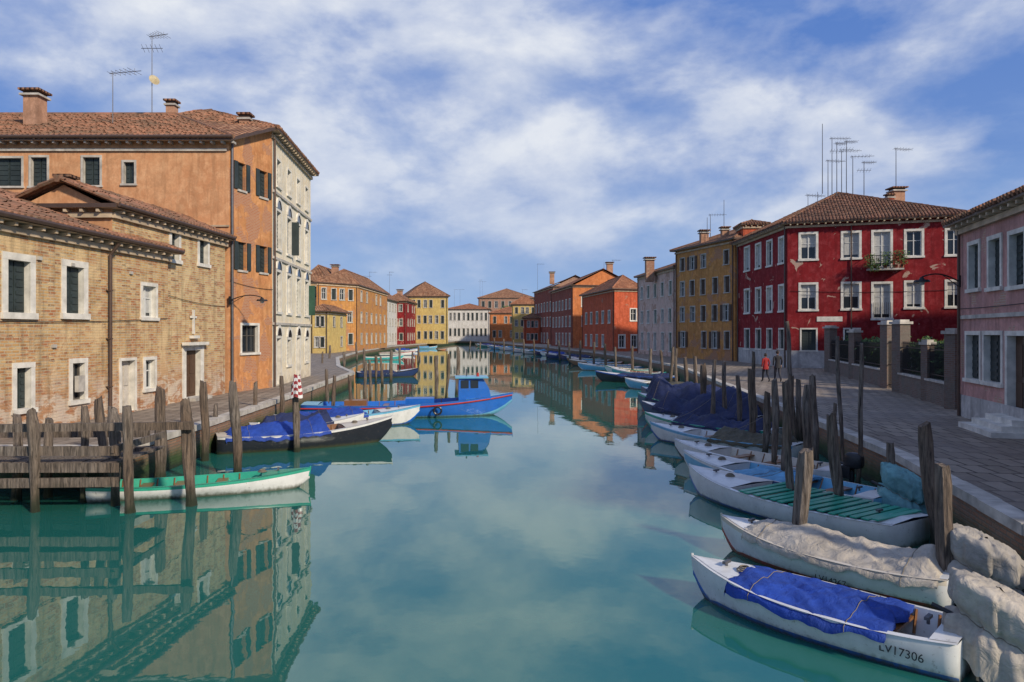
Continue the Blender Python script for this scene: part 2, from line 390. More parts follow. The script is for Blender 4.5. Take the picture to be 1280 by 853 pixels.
def dist(a,b): return math.hypot(a[0]-b[0],a[1]-b[1])
# ================================================================= WATER / GROUND
LB=[(-9.5,17.3),(-9.5,22),(-9.7,28),(-11.1,50),(-14.5,60),(-19.5,80),(-23,108),(-25,150),(-21,190),(-19,240)]
RB=[(7.2,-300),(7.2,8),(7.45,10.3),(8.85,16.4),(9.9,24.4),(13.9,59),(13.6,80),(11.5,104),(7,135),(2,162),(-5,205),(-13,240)]
def ngon(pts,z,mat,nm):
    me=bpy.data.meshes.new(nm); bm=bmesh.new(); vs=[bm.verts.new((p[0],p[1],z)) for p in pts]
    f=bm.faces.new(vs); bmesh.ops.recalc_face_normals(bm,faces=[f])
    if f.normal.z<0: f.normal_flip()
    bmesh.ops.triangulate(bm,faces=bm.faces[:]); bm.to_mesh(me); bm.free(); me.materials.append(mat)
    o=bpy.data.objects.new(nm,me); sc.collection.objects.link(o); return o
mg,nt,b=new_mat('ground_earth'); f=noi(nt,pos(nt),.3,8)
L(nt,mixc(nt,f,(.2,.18,.15),(.34,.31,.27)),b.inputs['Base Color']); b.inputs['Roughness'].default_value=.95
ngon([(-3000,17.3)]+LB+RB[::-1]+[(3000,-300),(3000,3000),(-3000,3000)],ZQ,mg,'ground')
mp,nt,b=new_mat('stone_paving'); p=pos(nt)
t=brickcol(nt,mapping(nt,mixc(nt,.015,p,noi(nt,p,1.5,2),'ADD'),rot=(0,0,math.radians(7.5))),(.19,.155,.12),(.34,.285,.225),(.065,.052,.042),.42,.85,.03)
f=noi(nt,p,.45,8,.65); g=noi(nt,p,5,6,.7)
col=mixc(nt,ramp(nt,f,[(.38,0),(.62,.7)]),t.outputs[0],(.17,.138,.11)); col=mixc(nt,ramp(nt,g,[(.5,0),(.8,.6)]),col,(.38,.32,.25))
L(nt,col,b.inputs['Base Color']); L(nt,ramp(nt,f,[(.35,.85),(.65,.6)]),b.inputs['Roughness']); b.inputs['Specular IOR Level'].default_value=.3
bump(nt,b,math_(nt,'ADD',math_(nt,'MULTIPLY',t.outputs['Fac'],-1),g),.6,.02)
def strip(nm,pts,off,z,mat):
    mb=MB()
    for i in range(len(pts)-1):
        a,b_=pts[i],pts[i+1]; mb.face([(a[0],a[1],z),(b_[0],b_[1],z),(b_[0]+off,b_[1],z),(a[0]+off,a[1],z)],mat,out=(0,0,1))
    return mb.obj(nm)
strip('pavement',RB[1:9],24,ZQ+.004,mp); strip('pavement',LB[:8],-14,ZQ+.004,mp)
mq,nt,b=new_mat('quay_wall'); p=pos(nt); u=uv(nt)
t=brickcol(nt,u,(.3,.13,.07),(.36,.2,.12),(.2,.17,.13),.26,.085,.014)
g=noi(nt,p,2.2,7,.65); z=zof(nt)[2]
lv=math_(nt,'ADD',z,math_(nt,'MULTIPLY',g,.5))
col=mixc(nt,ramp(nt,g,[(.4,0),(.65,.8)]),t.outputs[0],(.2,.14,.1))
col=mixc(nt,ramp(nt,lv,[(.55,1),(.95,0)]),col,mixc(nt,g,(.02,.045,.012),(.06,.1,.03)))
col=mixc(nt,ramp(nt,lv,[(.3,.8),(.5,0)]),col,(.012,.016,.01))
L(nt,col,b.inputs['Base Color']); b.inputs['Roughness'].default_value=.75; bump(nt,b,math_(nt,'ADD',g,math_(nt,'MULTIPLY',t.outputs['Fac'],-.6)),.8,.04)
def quay(nm,pts,side):
    e=empty(nm); mb=MB(); cb=MB()
    for i in range(len(pts)-1):
        a=Vector((*pts[i],0));b_=Vector((*pts[i+1],0)); d=(b_-a); ln=d.length; d.normalize(); n=Vector((-d.y,d.x,0))*side
        mb.face([a+Vector((0,0,-1)),b_+Vector((0,0,-1)),b_+Vector((0,0,ZQ-.002)),a+Vector((0,0,ZQ-.002))],mq,out=n)
        k=max(1,int(ln/1.4)) if a.y<90 else max(1,int(ln/8))
        for q in range(k):
            s=a+d*(q*ln/k+.008); gap=.016
            h=.035+random.uniform(-.006,.006)
            cb.box(s+n*(.06+random.uniform(-.012,.012))+Vector((0,0,ZQ-.14)),d*(ln/k-gap),-n*.36,Vector((0,0,.14+h)),M['stone'] )
    mb.obj('wall_face',e); cb.obj('coping_stones',e)
quay('quay_wall',[(-60,17.3)]+LB+[(-13,240)],-1); quay('quay_wall',[(7.2,-30)]+RB[1:],1)
mw=bpy.data.materials.new('canal_water'); mw.use_nodes=True; nt=mw.node_tree; b=nt.nodes['Principled BSDF']; p=pos(nt)
f=noi(nt,p,.12,4); L(nt,mixc(nt,f,(.012,.112,.09),(.022,.15,.12)),b.inputs['Base Color'])
b.inputs['Roughness'].default_value=.01; b.inputs['IOR'].default_value=1.6; b.inputs['Specular IOR Level'].default_value=.9
b.inputs['Specular Tint'].default_value=(.86,1,.97,1)
h=math_(nt,'ADD',noi(nt,mapping(nt,p,(1,.7,1)),.9,3,.5),math_(nt,'MULTIPLY',noi(nt,p,6,2,.5),.06))
bump(nt,b,h,.075,.05)
w=MB(); w.face([(-3000,-300,0),(3000,-300,0),(3000,3000,0),(-3000,3000,0)],mw,out=(0,0,1)); w.obj('water')

# ================================================================= LEFT BUILDINGS
fx=lambda D:-13.8+.068*(D-19.2)
A=(fx(17.6),17.6);B=(fx(27.4),27.4)
ops=[opx(A,B,9,326,37,391,'shut',sw=.2),opx(A,B,82,334,104,392,'shut',sw=.2),opx(A,B,178,358,194,397,'glass',sh=M['doorp'],cur=1),
     opx(A,B,20,460,38,511,'shut',sw=.15),opx(A,B,90,454,105,500,'glass',fm=M['framed'],sw=.15),opx(A,B,181,450,193,486,'glass',sw=.12),
     opx(A,B,151,451,168,516,'door',sh=M['doorp'],sw=.1)]
ops[-1]=(ops[-1][0],1.05,ops[-1][2],ops[-1][3],'door',ops[-1][5])
bh=building('brick_house',[A,B,(B[0]-9,B[1]+.3),(A[0]-9,A[1]+.3)],6.85,M['brick'],1.75,{0:ops},style='gable',axis=0,over=.4)
g0=(fx(24.4)-.25,24.4);g1=(fx(32.6)-.25,32.6)
ops=[opx(g0,g1,214,286,223,325,'shut',sw=.16),opx(g0,g1,249,294,259,330,'shut',sw=.16),opx(g0,g1,232,438,250,503,'door',sw=.28)]
ops[-1]=(ops[-1][0],1.12,ops[-1][2],ops[-1][3],'door',ops[-1][5])
h2=building('brick_house',[g0,g1,(g1[0]-3.4,g1[1]+.1),(g0[0]-3.4,g0[1]+.1)],8.05,M['brick2'],.85,{0:ops},style='gable',axis=0,over=.35,wms={3:M['orange']})
d=MB()
cx,cy=fx(29.7)-.25,29.7
d.cbox((cx+.05,cy,4.25),.08,.09,1.0,M['stonew']); d.cbox((cx+.052,cy,4.45),.075,.5,.09,M['stonew']); d.cbox((cx+.1,cy,3.62),.2,.55,.12,M['stonew'])
d.cbox((cx+.16,cy,3.34),.3,1.9,.12,M['stonew']); d.cbox((cx+.25,cy,1.06),.5,1.6,.13,M['stone'])
d.obj('stone_cross_and_lintel',h2)
d=MB(); yy=23.72; X=fx(yy); d.cyl((X+.12,yy,1.02),(X+.12,yy,6.4),.055,.055,M['gutter'],8); d.cyl((X+.12,yy,6.4),(X+.4,yy,6.75),.055,.055,M['gutter'],8)
d.cyl((A[0]+.45,A[1]-.4,6.93),(B[0]+.45,B[1]+.3,6.93),.075,.075,M['gutter'],8)
for zz in (2,3.6,5.2): d.cbox((X+.08,yy,zz),.16,.15,.04,M['gutter'])
def cable(c,p,q,sag,r=.012,mat=None,n=14):
    p=Vector(p);q=Vector(q);pr=p
    for i in range(1,n+1):
        t=i/n; x=p+(q-p)*t-Vector((0,0,sag*4*t*(1-t))); c.cyl(pr,x,r,r,mat or M['iron'],4,False); pr=x
cable(d,(fx(17.6)+.05,17.6,4.1),(fx(27.3)+.05,27.3,4.35),.08); d.cbox((fx(22.3)+.06,22.3,2.2),.12,.35,.5,M['stone'])
for yy,zz in ((19.0,5.9),(20.6,5.95),(22.0,5.9),(25.0,5.9),(21.2,3.4)): d.cbox((fx(yy)+.03,yy,zz),.08,.16,.1,M['stone'])
d.obj('gutter_and_downpipe',bh)
d=MB(); d.cyl((g0[0]+.4,g0[1]-.3,8.13),(g1[0]+.4,g1[1]+.1,8.13),.07,.07,M['gutter'],8); cable(d,(fx(27.5)-.2,27.5,5.3),(fx(32.5)-.2,32.5,5.0),.1); d.obj('gutter_and_cable',h2)

e=empty('orange_palazzo'); wb=MB();tr=MB();rb=MB()
O0=(-34,33);O1=(-13.1,33);O2=(-12.26,36.4); zf=12.85
ops=[opx(O0,O1,-8,198,27,233,'shut'),opx(O0,O1,39,197,59,233,'shut'),opx(O0,O1,104,197,125,232,'shut'),opx(O0,O1,155,203,168,230,'shut')]
ops=[(o[0],o[1],o[2],o[3],o[4],dict(sur=M['stone'],sw=.1,sh=M['shut'])) for o in ops]
facade(wb,tr,O0,O1,ZQ-.05,zf,M['orange'],ops,Vector((0,-1,0)))
d_=(Vector((*O2,0))-Vector((*O1,0))).normalized(); nS=Vector((d_.y,-d_.x,0))
so=[opx(O1,O2,*q) for q in ((297,204,307,238,'shut'),(324,214,334,247,'shut'),(297,303,308,338,'shut'),(324,308,334,341,'shut'),(302,407,322,441,'glass'))]
so=[(o[0],o[1],o[2],o[3],o[4],dict(sur=None,sh=M['shut']) if o[4]=='shut' else dict(fm=M['framed'],sw=.12)) for o in so]
facade(wb,tr,O1,O2,ZQ-.05,zf,M['orange_s'],so,nS)
wb.face([(*O1,zf),(*O2,zf),(*O2,14.3)],M['orange_s'],out=nS)
for o in so[:4]:
    for uu in (o[0]-.3,o[2]+.03):
        if uu<.05: continue
        pp=Vector((*O1,0))+d_*uu+nS*.012; tr.box(pp+Vector((0,0,o[1])),d_*.27,nS*.05,Vector((0,0,o[3]-o[1])),M['shut'])
R0=Vector((-34,41.5,16.5));R1=Vector((-19.6,41.5,16.5)); a0=Vector((-34,32.55,12.75));a1=Vector((-12.75,32.5,12.75));a2=Vector((-11.8,36.3,14.35))
rb.face([a0,a1,R1,R0],M['tile'],out=(0,0,1)); rb.face([a1,a2,R1],M['tile'],out=(0,0,1)); rb.face([a2,Vector((-14,44,14.6)),R1],M['tile'],out=(0,0,1))
t_=Vector((0,0,.16))
rb.face([a0-t_,a1-t_,a1,a0],M['gutter'],out=(0,-1,0)); rb.face([a1-t_,a2-t_,a2,a1],M['gutter'],out=(1,0,0)); rb.face([a0-t_,a1-t_,Vector((-13.1,33,zf-.2)),Vector((-34,33,zf-.2))],M['cornice'],out=(0,0,-1))
rb.face([a1-t_,a2-t_,Vector((*O2,14.15)),Vector((*O1,zf-.2))],M['cornice'],out=(0,0,-1))
BT=BAR[M['tile']]
rb.cyl(R0,R1,.14,.14,BT,6); rb.cyl(a1,R1,.12,.12,BT,6); rb.cyl(a0+Vector((0,-.05,.0)),a1+Vector((0,-.05,.0)),.08,.08,M['gutter'],8)
ns=88
for q in range(ns):
    p_=a0+(a1-a0)*((q+.5)/ns); s_=Vector((0,.922,.386)); rb.cyl(p_-s_*random.uniform(.02,.09),p_+s_*.35,.09,.07,BT,6)
    if p_.x<-19.6: ln=9.6
    else: ln=9.6*max(0,(-12.75-p_.x)/6.85)
    z_=.3
    while z_<ln-.1:
        e_=min(ln,z_+random.uniform(.45,.9)); rb.cyl(p_+s_*z_+Vector((0,0,random.uniform(0,.025))),p_+s_*e_,.086,.068,BT,5,False); z_=e_
    tr.box((p_.x,32.62,12.5),(.1,0,0),(0,.36,0),(0,0,.1),M['stone']) if q%2 else None
tr.box((-34,32.9,12.2),(20.8,0,0),(0,.098,0),(0,0,.12),M['stone'])
tr.box((-34,32.92,8.7),(20.9,0,0),(0,.078,0),(0,0,.08),M['cornice'])
tr.cyl((-12.98,33.05,1.02),(-12.98,33.05,12.6),.06,.06,M['alu'],8)
cable(tr,Vector((*O1,6.2))+nS*.04,Vector((*O2,6.0))+nS*.04,.08); cable(tr,(-24,32.94,7.9),(-13.2,32.94,7.6),.1)
wb.obj('walls',e);tr.obj('windows_and_trim',e);rb.obj('roof',e)
def chimney(x,y,z0,z1,w,par,m=None,flare=True):
    c=MB(); m=m or M['chim']; c.cbox((x,y,(z0+z1-.35)/2),w,w,z1-.35-z0,m); 
    c.cbox((x,y,z1-.3),w*1.35,w*1.35,.1,M['stone']); c.cbox((x,y,z1-.17),w*1.0,w*1.0,.16,M['shutb'])
    c.cbox((x,y,z1-.04),w*1.45,w*1.45,.1,M['tile2']); c.obj('chimney',par)
def antenna(x,y,z0,z1,par,kind=0):
    c=MB(); m=M['alu']; r=.025 if y<60 else .035
    c.cyl((x,y,z0),(x,y,z1),r,r*.7,m,6)
    rnd=random.Random(x*7+y)
    if kind>=1:
        a=rnd.uniform(-.35,.35); L_=1.7 if kind==1 else 1.1
        zz=z1-.08; dx,dy=math.cos(a),math.sin(a)
        c.cyl((x-dx*.2,y-dy*.2,zz),(x+dx*L_,y+dy*L_,zz),.018,.018,m,5)
        for i in range(6):
            t=-.1+i*(L_-.0)/6; l=.28+.05*i
            c.cyl((x+dx*t+dy*l,y+dy*t-dx*l,zz),(x+dx*t-dy*l,y+dy*t+dx*l,zz),.01,.01,m,4)
            c.cyl((x+dx*t,y+dy*t,zz-.16),(x+dx*t,y+dy*t,zz+.16),.01,.01,m,4)
    if kind>=2:
        zz=z1-.75
        c.cyl((x-.6,y,zz),(x+.6,y,zz),.018,.018,m,5)
        for i in range(5): c.cyl((x-.5+i*.25,y-.2,zz+.15),(x-.5+i*.25,y+.2,zz-.15),.01,.01,m,4)
    c.obj('tv_antenna',par)
def pxz(px,py,D): return ((px-640)/F*D, HC-(py-YH)/F*D)
def chim_px(px,py,D,w,par,h=2.2,m=None):
    x,z=pxz(px,py,D); chimney(x,D,z-h,z,w,par,m)
def ant_px(px,yt,yb,D,par,kind):
    x,z=pxz(px,yt,D); _,zb=pxz(px,yb,D); antenna(x,D,zb-.5,z,par,kind)
chim_px(44,114,37,.75,e,2.4); chim_px(307,143,37.5,.5,e,2.2); chim_px(215,126,42,.5,e,1.2); chim_px(83,220,27,.45,bh,2.0)
ant_px(141,90,165,37,e,0); ant_px(190,44,130,40,e,2); ant_px(141,90,165,37.2,e,1)
c=MB(); x,z=pxz(193,100,40)
c.cyl((x,40,z),(x+.12,39.9,z+.05),.3,.04,flat('satellite_dish_paint',(.5,.42,.25)),12)
c.obj('satellite_dish',e)

W0=O2;W1=(-13.07,46.2); Lw=dist(W0,W1); ops=[]
for i in range(4):
    u_=1.3+i*2.4
    ops+= [(u_-.42,1.05,u_+.42,3.5,'door',dict(sw=.2)) if i in(0,2) else (u_-.42,2.0,u_+.42,3.4,'shut',dict(sw=.14)),
           (u_-.45,4.9,u_+.45,7.0,'shut' if i!=1 else 'glass',dict(sw=.14,sh=M['shutg'] if i==2 else M['shut'])),
           (u_-.45,8.2,u_+.45,10.2,'shut' if i!=3 else 'glass',dict(sw=.14)),
           (u_-.4,11.5,u_+.4,12.9,'shut',dict(sw=.1))]
cp=building('cream_palazzo',[W0,W1,(W1[0]-11,W1[1]+.5),(W0[0]-11,W0[1]+1.5)],14.05,M['white'],2.6,{0:ops},over=.45,pipes=False)
tr=MB(); dW=Vector((W1[0]-W0[0],W1[1]-W0[1],0)).normalized(); nW=Vector((dW.y,-dW.x,0))
for zz in (4.2,7.6,11.0): tr.box(Vector((*W0,zz))+nW*.003,dW*Lw,nW*.09,Vector((0,0,.13)),M['stone'])
for i in range(4):
    u_=1.3+i*2.4
    for zc,r in ((7.0,.45),(10.2,.45),(3.5 if i in (0,2) else 3.4,.42)):
        pc=Vector((*W0,zc+.14))+dW*u_
        pts=[pc+nW*.05+dW*(r*math.cos(a))+Vector((0,0,r*math.sin(a))) for a in [math.pi*k/10 for k in range(11)]]
        tr.face(pts,M['glass'],out=nW)
        for k in range(10):
            a=math.pi*k/10;b2=math.pi*(k+1)/10
            q=[pc+nW*.08+dW*(rr*math.cos(t))+Vector((0,0,rr*math.sin(t))) for rr,t in ((r,a),(r+.16,a),(r+.16,b2),(r,b2))]
            tr.face(q,M['stonew'],out=nW)
            q=[pc+nW*oo+dW*((r+.16)*math.cos(t))+Vector((0,0,(r+.16)*math.sin(t))) for oo,t in ((0,a),(.08,a),(.08,b2),(0,b2))]
            tr.face(q,M['stonew'])
for u_,z_,o_ in ((3.15,8.2,.42),(8.0,4.9,.4)):
    pc=Vector((*W0,z_))+dW*(u_+1.1); tr.box(pc+nW*.02,nW*o_,dW*.04,Vector((0,0,1.9)),M['shut'] if u_<7 else M['shutg'])
tr.cyl(Vector((*W0,1.02))+nW*.1+dW*.15,Vector((*W0,13.8))+nW*.1+dW*.15,.055,.055,M['gutter'],8)
tr.obj('string_courses_and_arches',cp)

def lamp(px,py,D,dx,name='street_lamp'):
    x,z=pxz(px,py,D); e=empty(name,(x,D,z)); c=MB(); m=M['iron']
    for i in range(8):
        t0,t1=i/8,(i+1)/8
        g=lambda t:Vector((dx*t,0,.25*math.sin(t*math.pi*.8)))
        c.cyl(g(t0),g(t1),.025,.025,m,6)
    c.cbox((0,0,0),.06,.1,.4,m); c.cyl((0,0,-.18),(dx*.45,0,.22),.014,.014,m,5)
    x1=dx; c.cyl((x1,0,.14),(x1,0,.05),.05,.1,m,10); c.cyl((x1,0,.05),(x1,0,-.02),.22,.26,m,14); c.cyl((x1,0,-.021),(x1,0,-.12),.11,.06,M['curtain'],10)
    c.obj('bracket_and_lantern',e)
lamp(287,376,32.9,1.5); 
# ================================================================= RIGHT BUILDINGS
c0=(21.9,69);c1=(21.9,56.6);c2=(33.5,52.7);c3=(35,68)
o1=[]
for (x0,x1) in ((1001,1020),(1054,1074),(1133,1152),(1184,1202)):
    o1.append(opx(c1,c2,x0,293-(x0-1000)*.03,x1,324-(x0-1000)*.03,'glass',cur=1,sw=.17)); o1.append(opx(c1,c2,x0,356-(x0-1000)*.02,x1,387-(x0-1000)*.02,'glass',cur=1,sw=.17))
o1+=[opx(c1,c2,1092,290,1113,334,'glass',cur=1,sw=.17),opx(c1,c2,1092,355,1113,398,'glass',cur=1,sw=.17)]
o1+=[opx(c1,c2,x,412,x+18,438,'shut',sw=.12) for x in (1002,1056)]
o0=[opx(c0,c1,*q) for q in [(x,y,x+6,y+28+(x-931)*.06,'glass') for x in (931,945,959,974) for y in (310-(x-931)*.28,363-(x-931)*.12)]]
o0=[(*o[:5],dict(cur=1,sw=.17)) for o in o0]+[(*opx(c0,c1,x,412,x+6,436,'shut')[:5],dict(sw=.12)) for x in (931,945,959,974)]
rh=building('red_house',[c0,c1,c2,c3],12.4,M['red'],3.3,{0:o0,1:o1},over=.6,rm=M['tile2'],plinth=2.4)
tr=MB(); dF=(Vector((*c2,0))-Vector((*c1,0))).normalized(); nF=Vector((dF.y,-dF.x,0))
if nF.y>0:nF=-nF
bo=opx(c1,c2,1083,308,1128,336,'glass'); 
P=lambda u,z,o:Vector((*c1,z))+dF*u+nF*o
tr.box(P(bo[0],bo[1]-.15,0),dF*(bo[2]-bo[0]),nF*.7,Vector((0,0,.12)),M['stone'])
nb=16
for i in range(nb+1):
    u_=bo[0]+(bo[2]-bo[0])*i/nb; tr.cyl(P(u_,bo[1]-.03,.66),P(u_,bo[1]+.95,.66),.015,.015,M['iron'],5)
tr.cyl(P(bo[0],bo[1]+.95,.66),P(bo[2],bo[1]+.95,.66),.03,.03,M['iron'],6)
for u_ in (bo[0],bo[2]): tr.cyl(P(u_,bo[1]+.95,0),P(u_,bo[1]+.95,.66),.03,.03,M['iron'],6)
pq=opx(c1,c2,1021,396,1053,402,'glass'); tr.box(P(pq[0],pq[1],.01),dF*(pq[2]-pq[0]),nF*.04,Vector((0,0,pq[3]-pq[1])),M['stonew'])
b3=opx(c1,c2,1092,370,1113,397,'glass')
for i in range(9):
    u_=b3[0]+(b3[2]-b3[0])*i/8; tr.cyl(P(u_,b3[1],.1),P(u_,b3[3]-.5,.1),.014,.014,M['iron'],5)
cable(tr,P(.2,7.1,.05),P(11.8,7.0,.05),.15,.018)
for u_ in (4.6,): tr.cyl(P(u_,2.4,.1),P(u_,12.1,.1),.05,.05,M['gutter'],6)
tr.obj('balcony_and_plaque',rh)
def leafmat(name,c1_,c2_):
    m,nt,b=new_mat(name); f=noi(nt,pos(nt),2.5,5); g=noi(nt,pos(nt),14,2)
    L(nt,mixc(nt,math_(nt,'MULTIPLY',math_(nt,'ADD',f,g),.5),c1_,c2_),b.inputs['Base Color']); b.inputs['Roughness'].default_value=.7; return m
M['leaf']=leafmat('leaves',(.012,.03,.008),(.1,.18,.035))
def leaves(mb,cen,size,n,s,fn=None):
    for i in range(n):
        q=Vector((random.uniform(-1,1),random.uniform(-1,1),random.uniform(-1,1)))
        c=Vector(cen)+Vector((q.x*size[0],q.y*size[1],q.z*size[2]))
        a=Vector((random.gauss(0,1),random.gauss(0,1),random.gauss(0,1))).normalized(); b_=a.orthogonal().normalized(); k=s*random.uniform(.6,1.3)
        mb.face([c-a*k,c+b_*k*.5,c+a*k,c-b_*k*.5],M['leaf'])
bp=MB()
for u_ in (bo[0]+.1,bo[0]+.5,bo[2]-.1,(bo[0]+bo[2])/2,bo[2]-.6): 
    leaves(bp,P(u_,bo[1]+.35+random.uniform(-.1,.5),.8),(.35,.25,.5),160,.09)
    bp.cyl(P(u_,bo[1]+.0,.5),P(u_,bo[1]+.25,.5),.1,.14,M['tile3'],8)
bp.obj('balcony_plants',rh)
for px,yt,yb,D,k in ((1028,155,235,60,0),(1040,172,238,61,1),(1046,178,238,60,2),(1058,176,236,61,2),(1066,195,236,60,1),(1052,188,236,62,1),(1080,202,240,60,2),(1120,185,238,61,1),(1035,200,240,62,1),(1022,240,248,58,0),(1010,243,255,58,1)): ant_px(px,yt,yb,D,rh,k)
chim_px(1121,235,60,.9,rh,1.6); chim_px(1112,243,59,.5,rh,1.2,M['vermil'])
q0=(18.4,80);q1=(21.75,69.4); Lq=dist(q0,q1)
oo=auto(Lq,5,[(2.2,3.9),(5.0,6.6),(7.8,9.4),(10.6,12.0)],.85,['shut','shut','open','glass'],.4,Lq-.4,sh=M['shutb'],sw=.09,sur=M['stone'])
oc=building('ochre_house',[q0,q1,(33,73),(30,84)],12.9,M['ochre'],2.4,{0:oo},over=.5,axis=0)
chim_px(880,288,76,.8,oc,2.6); chim_px(906,284,73,.7,oc,2.6); ant_px(888,268,292,76,oc,1); ant_px(884,272,292,75,oc,0)
building('rooftop_dormer',[(22.6,69.6),(24.8,69.4),(25,72),(22.8,72.2)],14.3,M['vermil'],.5,{},over=.3,z0=12,pipes=False)
q0=(17,96);q1=(18.6,80.9); Lq=dist(q0,q1)
oo=auto(Lq,5,[(1.6,3.8),(5.0,6.6),(8.2,9.8)],.9,['shut','glass','shut'],.5,Lq-.5,sh=M['shutg'],sw=.1)
ph=building('pale_pink_house',[q0,q1,(30,84),(29,97)],11.2,M['pinkw'],2.2,{0:oo},over=.45)
chim_px(812,322,88,1.0,ph,3,M['redbrick']); ant_px(905,250,292,74,oc,0)
v0=(12.4,125);v1=(15.1,105);v2=(19.5,106.5);v3=(20,126)
oo=auto(20,5,[(1.6,3.4),(5.3,7.1)],1.1,['shut','glass'],sw=.16,sh=M['shutg']); 
o2=auto(4.5,2,[(1.6,3.4),(5.6,7.3)],.9,['glass'],.3,4.2,sw=.16)
vh=building('vermilion_house',[v0,v1,v2,v3],10.2,M['vermil'],2.3,{0:oo,1:o2},over=.5,rm=M['tile3'])
w0=(8.4,152);w1=(11.1,130);w2=(22.5,132);w3=(21,152)
oo=auto(22,6,[(1.5,3.6),(5,6.8),(8.3,10)],1.1,['shut','glass'],sw=.18); o2=auto(11,3,[(5,6.8),(8.6,10.2)],1.1,['shut','glass'],sw=.18)
oh=building('orange_house',[w0,w1,w2,w3],12.4,M['orange2'],3.0,{0:oo,1:o2},over=.5,rm=M['tile3'],style='gable',axis=0,wms={0:M['rust']})
chim_px(762,328,135,1.1,oh,3); ant_px(766,325,345,138,oh,1); ant_px(755,328,345,140,oh,0)
w0=(6,190);w1=(9.5,165);w2=(20,166);w3=(19,190)
oo=auto(25,6,[(1.5,3.6),(5.4,7.4),(9,11)],1.3,['shut','glass'],sw=.2); 
bh3=building('brown_house',[w0,w1,w2,w3],14.4,M['brown'],2.6,{0:oo,1:auto(10,3,[(5.4,7.4),(9,11)],1.3,['shut'],sw=.2)},over=.5,rm=M['tile2'],style='gable',axis=0,wms={0:M['rust']})
chim_px(690,340,175,1.1,bh3,3)
def far(name,x0,x1,ye,D,mat,rise,rows,cols,depth=14,rm=None,turn=0,style='hip',dx=0,kinds=('shut','glass'),sh=None,axis=None):
    X0=(x0-640)/F*D; X1=(x1-640)/F*D; zt=HC-(ye-YH)/F*D
    c=[(X0,D+turn),(X1,D),(X1+dx,D+depth),(X0+dx,D+depth+turn)]; Lw=dist(c[0],c[1]); hs=(zt-ZQ)/rows
    rr=[(ZQ+hs*i+hs*.3,ZQ+hs*i+hs*.78) for i in range(rows)]
    ops=auto(Lw,cols,rr,min(1.2,Lw/cols*.42),list(kinds),.6,Lw-.6,sw=.13,sur=M['stone'],sh=sh or M['shut'])
    o2=auto(depth,max(2,int(depth/4)),rr,1.1,list(kinds),.8,depth-.8,sw=.13,sur=M['stone'],sh=sh or M['shut'])
    return building(name,c,zt,mat,rise,{0:ops,1:o2,3:auto(dist(c[3],c[0]),3,rr,1.1,list(kinds),.8,depth-.8,sw=.18)},over=.5,rm=rm,style=style,axis=axis)
far('yellow_cottage',388,411,390,96,M['yellow'],.9,2,2,10,turn=0)
b5=far('brick_row_house',409,447,357,110,M['ochre'],2.4,3,4,26,M['tile'],turn=-6)
far('brick_row_house',380,408,352,112,M['brick2'],2.6,3,3,26,M['tile'])
chim_px(419,331,118,1.0,b5,3); 
f1=far('white_house',449,481,374,150,M['wht'],2.2,3,4,20); chim_px(462,364,158,1.2,f1,3)
far('red_row_house',480,508,377,166,M['red'],1.8,3,3,16)
f2=far('yellow_house',510,560,371,182,M['yellow'],4.0,3,6,30,dx=-8,rm=M['tile'])
chim_px(500,362,175,1.2,f2,3)
f3=far('long_white_house',558,612,387,248,M['wht'],2.2,2,9,16,rm=M['tile3'])
far('brown_row_house',598,668,373,290,M['brown'],4.5,3,8,30)
far('ochre_row_house',612,660,392,225,M['orange2'],2.2,2,6,14,rm=M['tile3'])
f5=far('ochre_tall_house',640,672,381,200,M['yellow'],2.6,3,4,18,rm=M['tile3']); 
far('low_red_house',655,676,398,180,M['vermil'],1.2,2,3,12)
far('low_pink_house',575,628,396,262,M['pinkw'],2.0,2,8,14)
far('grey_row_house',440,480,381,240,M['wht'],3,3,5,20); far('brown_row_house',380,470,392,320,M['brown'],4,3,9,20); far('brown_row_house',470,600,398,380,M['orange2'],4,3,14,20)
for px,yt,D in ((455,345,155),(462,340,160),(487,340,170),(600,350,290),(603,352,280),(568,362,255),(575,362,255),(672,330,170),(653,362,210)): ant_px(px,yt,yt+30,D,f2,random.choice((1,2)))
pf=lambda D:15.1+.255*(D-24)
k0=(pf(24),24);k1=(pf(7),7)
o=[opx(k0,k1,*q) for q in ((1212,306,1224,361,'open'),(1237,299,1251,359,'open'),(1263,292,1281,357,'open'),(1209,419,1225,474,'shut'),(1231,419,1252,478,'shut'),(1260,420,1282,521,'door'))]
dct=[dict(fm=M['framed'],sw=.13,sh=M['shut'])]*5+[dict(sw=.14,sh=M['door'])]
o=[(a[0],a[1],a[2],a[3],('shut' if a[4]=='open' else a[4]),dct[i]) for i,a in enumerate(o)]
o+= [(9.5,4.6,10.6,6.3,'shut',dct[0]),(12.5,4.6,13.6,6.3,'shut',dct[0])]
pk=building('pink_house',[k0,k1,(k1[0]+10,k1[1]-2.5),(k0[0]+10,k0[1]-2.5)],7.4,M['pink'],1.9,{0:o},over=.4,plinth=1.75)
tr=MB(); dk=(Vector((*k1,0))-Vector((*k0,0))).normalized(); nk=Vector((dk.y,-dk.x,0)); 
if nk.x>0: nk=-nk
od=o[5]
for i in range(3): tr.box(Vector((*k0,ZQ+.001))+dk*(od[0]-.35-.15*(2-i))+nk*.055,dk*(od[2]-od[0]+.7+.3*(2-i)),nk*(1.0-.3*i),Vector((0,0,.15*(i+1)+ (0))),M['stonew']) 
tr.box(Vector((*k0,4.25))+nk*.003,dk*17,nk*.07,Vector((0,0,.12)),M['stone'])
tr.cyl(Vector((*k0,1.02))+nk*.1+dk*.2,Vector((*k0,7.2))+nk*.1+dk*.2,.05,.05,M['gutter'],8)
